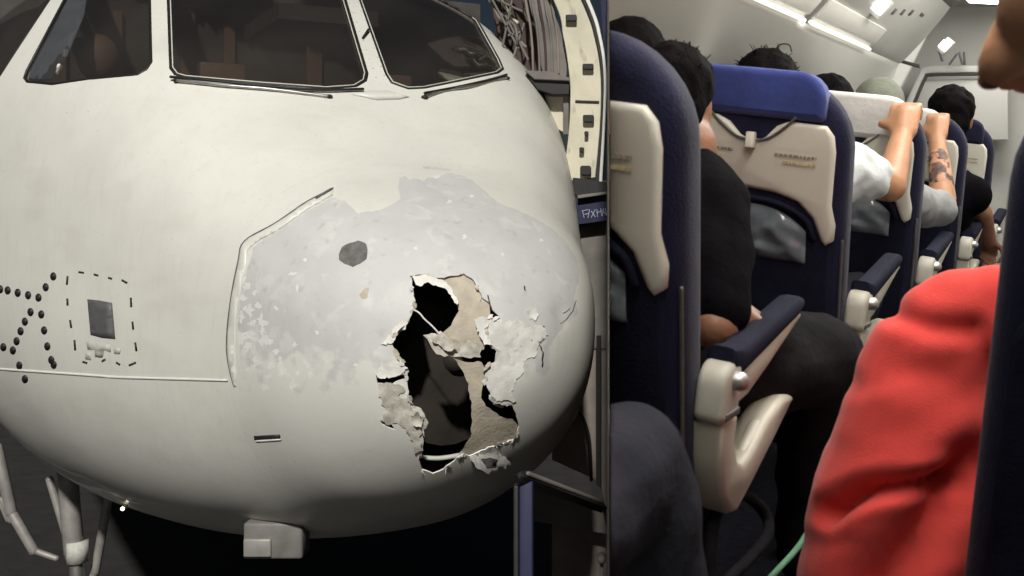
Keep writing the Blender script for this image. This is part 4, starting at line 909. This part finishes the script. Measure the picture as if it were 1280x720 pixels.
def hand(wr, pl, pn, kn, s=1.0, curl=None, thumb=1, hook=None):
    """wrist wr, palm direction pl, palm normal pn (grip side); four bent fingers and a thumb"""
    wr = Vector(wr); pl = Vector(pl).normalized(); pn = Vector(pn); pn = (pn-pn.dot(pl)*pl).normalized(); sd_ = pl.cross(pn)*thumb; out = []
    for k in range(4):
        o_ = (k-1.5)*.020*s; base = wr+pl*.082*s+sd_*o_; L = [.040, .045, .042, .032][k]*s; out.append(cap_(wr+sd_*o_*.7+pl*.01, base, .017*s, .0125*s, 8))
        d1 = (pl*.75+pn*.66).normalized(); d2 = (pl*-.1+pn).normalized(); d3 = (pl*-.75+pn*.65).normalized(); q = [base, base+d1*L, base+d1*L+d2*L*.75, base+d1*L+d2*L*.75+d3*L*.55]
        out.append(tube(q, [.0115*s, .0105*s, .0098*s, .0085*s], 8))
    tb = wr+pl*.025*s-sd_*.026*s; out.append(tube([tb, tb+(pl*.5-sd_*.75+pn*.3).normalized()*.036*s, tb+(pl*.9-sd_*.85+pn*.9)*.045*s, tb+(pl*1.3-sd_*.55+pn*1.5)*.045*s], [.016*s, .0135*s, .012*s, .0095*s], 8))
    out.append(cap_(wr-pl*.02*s, wr+pl*.06*s, .026*s, .030*s, 10)); return out

# the man in the nearest left seat, black top, leaning out towards the aisle
hc = C(838, 134, 1.98)
p1 = mk('person in black leaning out beside the nearest left seat, ear and neck showing', (SX, 1.95, FZ))
hp, HP, HR = head(hc, Vector((-.25, 1, -.12)), .9)
sh = C(882, 262, 1.92); el = C(894, 408, 1.76); wr = C(918, 398, 1.82); nk = C(852, 186, 1.97)
ctr = C(830, 300, 1.98)
body = pp('body', p1, hp+[cap_(hc+Vector((0, -.03, -.06)), nk+Vector((0, -.01, -.07)), .058, .066), cap_(el, wr, .042, .031), *hand(wr, C(944, 384, 1.95)-wr, (0, .1, -1), None, .82), cap_(nk, ctr, .07, .13), cap_(ctr, (SX-.02, 1.92, FZ+.56), .13, .14)], M['skindark'], .008, 5)
pp('hair', p1, haircap(hc, HP, HR, .92), M['hair'], .007, 5, post=ruffle(.004, 45))
v, f = join(strands(hc, HP, 40, 1, 4, .016)); cpart('hair_strands', ([Vector(q)-Vector(p1['_at']) for q in v], f), M['hair'], p1)['kind'] = 'stuff'
pp('shirt', p1, [cap_(nk+Vector((-.01, 0, -.035)), ctr, .082, .165), cap_(ctr, (SX-.02, 1.92, FZ+.52), .165, .17), cap_(C(872, 240, 1.95), sh, .085, .085), cap_(sh, el.lerp(sh, .18), .086, .066), cap_(el.lerp(sh, .4), el.lerp(sh, .12), .066, .058), cap_(sh, ctr, .08, .1)], M['black'], .010, 6, post=ruffle(.012, 14))
pp('trousers', p1, [cap_((SX-.06, 1.85, FZ+.56), (SX+.0, 1.90, FZ+.55), .13, .13), tube(smoothpath([(SX+.05, 1.85, FZ+.56), C(985, 452, 2.16), C(1028, 450, 2.36)]), [.105]*6+[.10]*6+[.088], 14), tube([C(1028, 450, 2.36), C(1010, 560, 2.42), C(1000, 700, 2.5)], [.086, .07, .055], 12), cap_((SX-.13, 1.85, FZ+.55), (SX-.15, 2.35, FZ+.56), .1, .085), cap_((SX-.15, 2.35, FZ+.56), (SX-.15, 2.42, FZ+.1), .08, .055)], M['trouser'], .011, 6, post=ruffle(.010, 13))
# hair behind the nearest seat
hc0 = C(788, 90, 2.35); p0_ = mk('person behind the nearest seat of whom only black hair shows', (hc0.x, 2.3, FZ))
hp, HP, HR = head(hc0, Vector((-.1, 1, 0)), .9); pp('body', p0_, hp+[cap_(hc0+Vector((0, -.02, -.06)), hc0+Vector((0, -.02, -.2)), .055, .07), cap_(hc0+Vector((0, -.02, -.25)), (hc0.x, 2.33, FZ+.55), .13, .15)], M['skindark'], .01, 5)
pp('hair', p0_, haircap(hc0, HP, HR, .95), M['hair'], .008, 5, post=ruffle(.005, 45))
pp('shirt', p0_, [cap_(hc0+Vector((-.1, -.02, -.24)), hc0+Vector((.1, -.02, -.24)), .09, .09), cap_(hc0+Vector((0, -.02, -.28)), (hc0.x, 2.33, FZ+.52), .16, .17)], M['black'], .011, 5)
# passenger under the blue cover: white shirt, arm forward to the next seat
hc = C(956, 126, 2.80); p2 = mk('person in a white shirt in the blue covered seat, fist clenched on the next seat', (SX, 2.95, FZ))
hp, HP, HR = head(hc, Vector((0, 1, -.1)), .98)
shl = C(1058, 212, 2.98); elb = C(1112, 232, 3.12); wri = C(1128, 168, 3.30)
pp('body', p2, hp+[cap_(hc+Vector((0, -.02, -.06)), hc+Vector((0, -.02, -.2)), .055, .07), cap_(hc+Vector((0, 0, -.26)), (SX, 2.93, FZ+.55), .13, .15), cap_(hc+Vector((.06, 0, -.22)), shl, .06, .055), cap_(shl, elb, .056, .047), cap_(elb, wri, .047, .031), *hand(wri, C(1132, 132, 3.36)-wri, (0, 1, -.1), None, 1.15, thumb=-1)], M['skin'], .008, 4)
pp('hair', p2, haircap(hc, HP, HR, 1.0), M['hair'], .008, 5, post=ruffle(.006, 40))
st2 = strands(hc, HP, 70, 1, 9, .02)+[tube(smoothpath([HP(.01, -.01, .128), HP(.02, -.01, .148), HP(.045, -.01, .150), HP(.055, -.01, .132)], 4), .0016, 5, cap=False)]
v, f = join(st2); cpart('hair_strands', ([Vector(q)-Vector(p2['_at']) for q in v], f), M['hair'], p2)['kind'] = 'stuff'
pp('shirt', p2, [cap_(hc+Vector((-.13, 0, -.26)), hc+Vector((.12, 0, -.26)), .09, .09), cap_(hc+Vector((0, 0, -.3)), (SX, 2.93, FZ+.52), .16, .17), cap_(hc+Vector((.1, 0, -.25)), shl, .085, .078), cap_(shl, shl.lerp(elb, .42), .080, .074)], M['tee'], .010, 5, post=ruffle(.008, 25))
pp('trousers', p2, [cap_((SX-.1, 2.95, FZ+.55), (SX-.1, 3.35, FZ+.56), .09, .08), cap_((SX+.1, 2.95, FZ+.55), (SX+.1, 3.35, FZ+.56), .09, .08), cap_((SX-.1, 3.35, FZ+.56), (SX-.1, 3.4, FZ+.1), .07, .05), cap_((SX+.1, 3.35, FZ+.56), (SX+.1, 3.4, FZ+.1), .07, .05)], M['trouser2'], .011, 5)
# tattooed passenger one row on
hc = C(1097, 146, 3.80); p3 = mk('person with a grey green cap and a tattooed forearm gripping the fourth seat', (SX, 3.98, FZ))
hp, HP, HR = head(hc, Vector((0, 1, 0)), 1.0)
wri = C(1171, 172, 4.30); elb = C(1180, 262, 4.12); shl = C(1150, 258, 3.98)
pp('body', p3, hp+[cap_(hc+Vector((0, -.02, -.06)), hc+Vector((0, -.02, -.2)), .055, .07), cap_(hc+Vector((0, 0, -.26)), (SX, 3.96, FZ+.55), .13, .15), cap_(hc+Vector((.06, 0, -.24)), shl, .06, .055), cap_(shl, elb, .054, .048), cap_(elb, wri, .048, .031), *hand(wri, C(1172, 142, 4.36)-wri, (0, 1, -.2), None, 1.1, thumb=-1)], M['skin'], .009, 4)
pp('hair', p3, haircap(hc, HP, HR, 1.0), M['hairgrey'], .010, 4)
pp('tattoo', p3, [cap_(elb.lerp(wri, .33), elb.lerp(wri, .72), .0455, .0385)], M['tattoo'], .008, 2)
pp('shirt', p3, [cap_(hc+Vector((-.13, 0, -.27)), hc+Vector((.12, 0, -.27)), .09, .09), cap_(hc+Vector((0, 0, -.3)), (SX, 3.96, FZ+.52), .16, .17), cap_(hc+Vector((.1, 0, -.26)), shl, .085, .075), cap_(shl, shl.lerp(elb, .75), .076, .068)], M['greyshirt'], .011, 5, post=ruffle(.007, 25))
# two more ahead
hc = C(1188, 150, 4.85); p4 = mk('person with black hair above the fourth seat, forearm down in the aisle', (SX, 5.0, FZ))
hp, HP, HR = head(hc, Vector((0, 1, 0)), 1.05); ea = C(1200, 238, 4.95); eb = C(1228, 268, 5.05); ec = C(1236, 300, 5.2)
pp('body', p4, hp+[cap_(hc+Vector((0, -.02, -.06)), hc+Vector((0, -.02, -.2)), .055, .07), cap_(hc+Vector((0, 0, -.28)), (SX, 5.0, FZ+.55), .13, .15), cap_(hc+Vector((.06, 0, -.28)), ea, .06, .052), cap_(ea, eb, .052, .046), cap_(eb, ec, .044, .034), *hand(ec, (0, 1, -.5), (0, -.3, -1), None, 1.0)], M['skindark'], .010, 4)
pp('hair', p4, haircap(hc, HP, HR, 1.12), M['hair'], .010, 4, post=ruffle(.008, 40))
pp('shirt', p4, [cap_(hc+Vector((-.13, 0, -.30)), hc+Vector((.12, 0, -.30)), .09, .09), cap_(hc+Vector((0, 0, -.32)), (SX, 5.0, FZ+.52), .16, .17), cap_(hc+Vector((.1, 0, -.29)), ea, .07, .054)], M['black'], .012, 5)
hc = C(1034, 142, 3.85); p5 = mk('person by the window, black hair just right of the blue cover', (hc.x, 4.0, FZ))
hp, HP, HR = head(hc, Vector((0, 1, 0)), 1.0); pp('body', p5, hp+[cap_(hc+Vector((0, -.02, -.06)), hc+Vector((0, -.02, -.22)), .055, .07), cap_(hc+Vector((0, 0, -.28)), (hc.x, 4.0, FZ+.55), .13, .15)], M['skin'], .011, 4)
pp('hair', p5, haircap(hc, HP, HR, 1.05), M['hair'], .010, 4, post=ruffle(.008, 40))
pp('shirt', p5, [cap_(hc+Vector((-.13, 0, -.28)), hc+Vector((.13, 0, -.28)), .09, .09), cap_(hc+Vector((0, 0, -.3)), (hc.x, 4.0, FZ+.52), .16, .17)], M['greyshirt'], .012, 5)
# the red sleeve across the aisle
YR = 1.75
p6 = mk('person in a bright red shirt whose arm fills the aisle beside the right seat', (.06, 1.72, FZ))
R1 = [(1240, 372, .052), (1190, 404, .078), (1156, 470, .104), (1146, 545, .128), (1136, 610, .146), (1128, 690, .156), (1122, 760, .160)]
def folds(me):
    at = Vector(p6['_at']); me.update(); ns = [v.normal.copy() for v in me.vertices]; creases = [((1120, 392), (1165, 408), (1215, 412), 13, .016), ((1038, 640), (1090, 612), (1205, 602), 12, .044), ((1090, 735), (1150, 665), (1212, 585), 26, .045), ((1075, 480), (1130, 462), (1180, 470), 18, .007)]
    cc = [[Vector(p) for p in smoothpath([(x, y, 0) for x, y in c[:3]], 8)] for c in creases]
    for v, n in zip(me.vertices, ns):
        wco = CAB@(v.co+at)
        if wco.y < .2: continue
        x = CX+F*wco.x/wco.y; y = CY-F*(wco.z-CAMH)/wco.y; dsp = 0
        for c, path in zip(creases, cc):
            d = min((p.x-x)**2+(p.y-y)**2 for p in path); sg = c[3]; dsp -= c[4]*math.exp(-d/(sg*sg)); dsp += c[4]*.12*math.exp(-((math.sqrt(d)-sg*2.2)/sg)**2)
        v.co += n*(dsp+.006*NZ_.noise(v.co*8)+.0035*NZ_.noise(Vector((v.co.x*9+v.co.z*14, v.co.y*9, v.co.z*24-v.co.x*16))))
arm = tube(smoothpath([C(x, y, YR) for x, y, r in R1], 4), [float(x) for x in np.interp(np.arange(25)/4, range(7), [r for _, _, r in R1])], 20)
hc = Vector((.17, 1.62, .17)); hp, HP, HR = head(hc, Vector((0, 1, 0)), 1.0)
pp('body', p6, hp+[cap_(hc+Vector((0, -.02, -.06)), hc+Vector((0, -.01, -.22)), .055, .07), cap_(hc+Vector((0, .02, -.3)), (.12, 1.72, FZ+.55), .12, .14), cap_(C(1236, 402, YR), C(1140, 700, YR), .03, .04)], M['skin'], .011, 4)
pp('hair', p6, haircap(hc, HP, HR, 1.0), M['hair'], .011, 4)
pp('shirt', p6, [arm, cap_(hc+Vector((-.13, .05, -.36)), hc+Vector((.12, .05, -.36)), .08, .08), cap_(hc+Vector((0, .07, -.38)), (.12, 1.78, FZ+.5), .15, .17), cap_(hc+Vector((-.1, .08, -.38)), C(1236, 402, YR), .06, .055)], M['red'], .008, 8, post=folds)

# hand on top of the near right seat
p7 = mk('person out of frame whose warm lit hand grips the top of the right seat', (.35, .95, FZ))
HYd = 1.17
f1 = [C(1350, -60, HYd-.06), C(1308, 0, HYd-.03), C(1284, 38, HYd), C(1254, 74, HYd+.005), C(1240, 94, HYd+.02)]
pp('body', p7, [tube(smoothpath(f1, 4), [float(x) for x in np.interp(np.arange(17)/4, range(5), [.052, .046, .034, .025, .015])], 14),
   tube(smoothpath([C(1300, 0, HYd-.02), C(1285, 50, HYd+.02), C(1268, 84, HYd+.05), C(1258, 102, HYd+.07)], 4), [.024]*5+[.017]*5+[.012]*3, 10),
   tube(smoothpath([C(1320, 10, HYd-.02), C(1308, 55, HYd+.02), C(1290, 88, HYd+.06), C(1278, 106, HYd+.09)], 4), [.024]*5+[.016]*5+[.012]*3, 10),
   tube(smoothpath([C(1340, 10, HYd-.02), C(1332, 58, HYd+.02), C(1312, 90, HYd+.06), C(1300, 108, HYd+.09)], 4), [.024]*5+[.015]*5+[.011]*3, 10),
   tube(smoothpath([C(1345, -20, HYd-.04), C(1352, 30, HYd-.05), C(1340, 70, HYd-.05), C(1330, 95, HYd-.04)], 4), [.026]*5+[.016]*5+[.012]*3, 10),
   cap_(C(1330, -70, HYd-.06), (.44, .98, .42), .046, .052), cap_((.44, .98, .42), (.42, .95, .0), .055, .075), cap_((.42, .95, 0), (.38, .95, -.5), .12, .14), *head((.36, .95, .22))[0]], M['skin'], .006, 5)
pp('fingernail', p7, [ellipsoid(C(1237, 101, HYd+.012), (.013, .006, .010))], M['nail'], .003, 2)
pp('shirt', p7, [cap_((.38, .95, .02), (.38, .95, -.5), .15, .17), cap_((.5, .95, 0), (.26, .95, 0), .08, .08)], M['black'], .012, 5)
# knee at the lower left
kt = C(797, 592, 1.20); p8 = mk('person beside the camera, slate trousered knee at the bottom left', (kt.x-.25, .85, FZ))
pp('trousers', p8, [cap_(kt+Vector((-.02, 0, 0)), kt+Vector((-.04, -.45, -.03)), .085, .11), tube([kt+Vector((-.02, 0, 0)), kt+Vector((.02, .05, -.2)), kt+Vector((.02, .03, -.36))], [.085, .078, .06], 16), cap_(kt+Vector((-.04, -.45, -.03)), kt+Vector((-.2, -.5, -.02)), .12, .13)], M['trouser2'], .010, 8, post=ruffle(.010, 12))
for p in (p0_, p1, p2, p3, p5, p8):
    bpy.context.view_layer.update(); cliptree(p)
for o in list(bpy.data.objects):
    if '_at' in o: del o['_at']
# ---- loose things
gc = smoothpath([C(955, 730, 2.0), C(978, 706, 2.02), C(996, 686, 2.04), C(1012, 662, 2.06)])
o = link('green_cord', mesh('green_cord', *tube(gc, .0058, 8), M['green']), None, CAB); tag(o, 'pale green cord hanging down beside the red sleeve', 'cord')
def bagloop(pts, r): return tube(smoothpath(pts), r, 9)
o = link('bag_strap', mesh('bag_strap', *bagloop([C(890, 735, 1.72), C(888, 690, 1.72), C(893, 650, 1.74), (C(905, 628, 1.78)), C(930, 618, 1.9), C(955, 640, 1.98), C(960, 668, 1.96), C(935, 700, 1.86), C(912, 722, 1.78), C(900, 740, 1.74)], .011), M['trouser']), None, CAB); tag(o, 'grey looped bag strap under the armrest bracket', 'strap')
# ---- partition between the two halves of the picture
pt = link('partition_wall', mesh('partition_wall', *box(0, .001, 1.45, 11.0, CAMH-3.2, CAMH+1.9), M['alu'], smooth=False)); struct(pt)
# the cabin mock-up stands on legs
for n_, (x, y) in enumerate(((-1.3, .0), (.8, .0), (.8, 8.0), (.8, 4))):
    t_ = CAB@Vector((x, y, FZ-.06)); tag(link('support_leg', mesh('support_leg', *box(t_.x-.08, t_.x+.08, t_.y-.08, t_.y+.08, 0, t_.z), M['jgrey'], smooth=False)), ['grey post under the near left cabin corner', 'grey post under the near right cabin corner', 'grey post under the far right cabin corner', 'grey post under the middle of the right cabin side'][n_], 'post', 'posts under the cabin')
print('objects', len(bpy.data.objects))
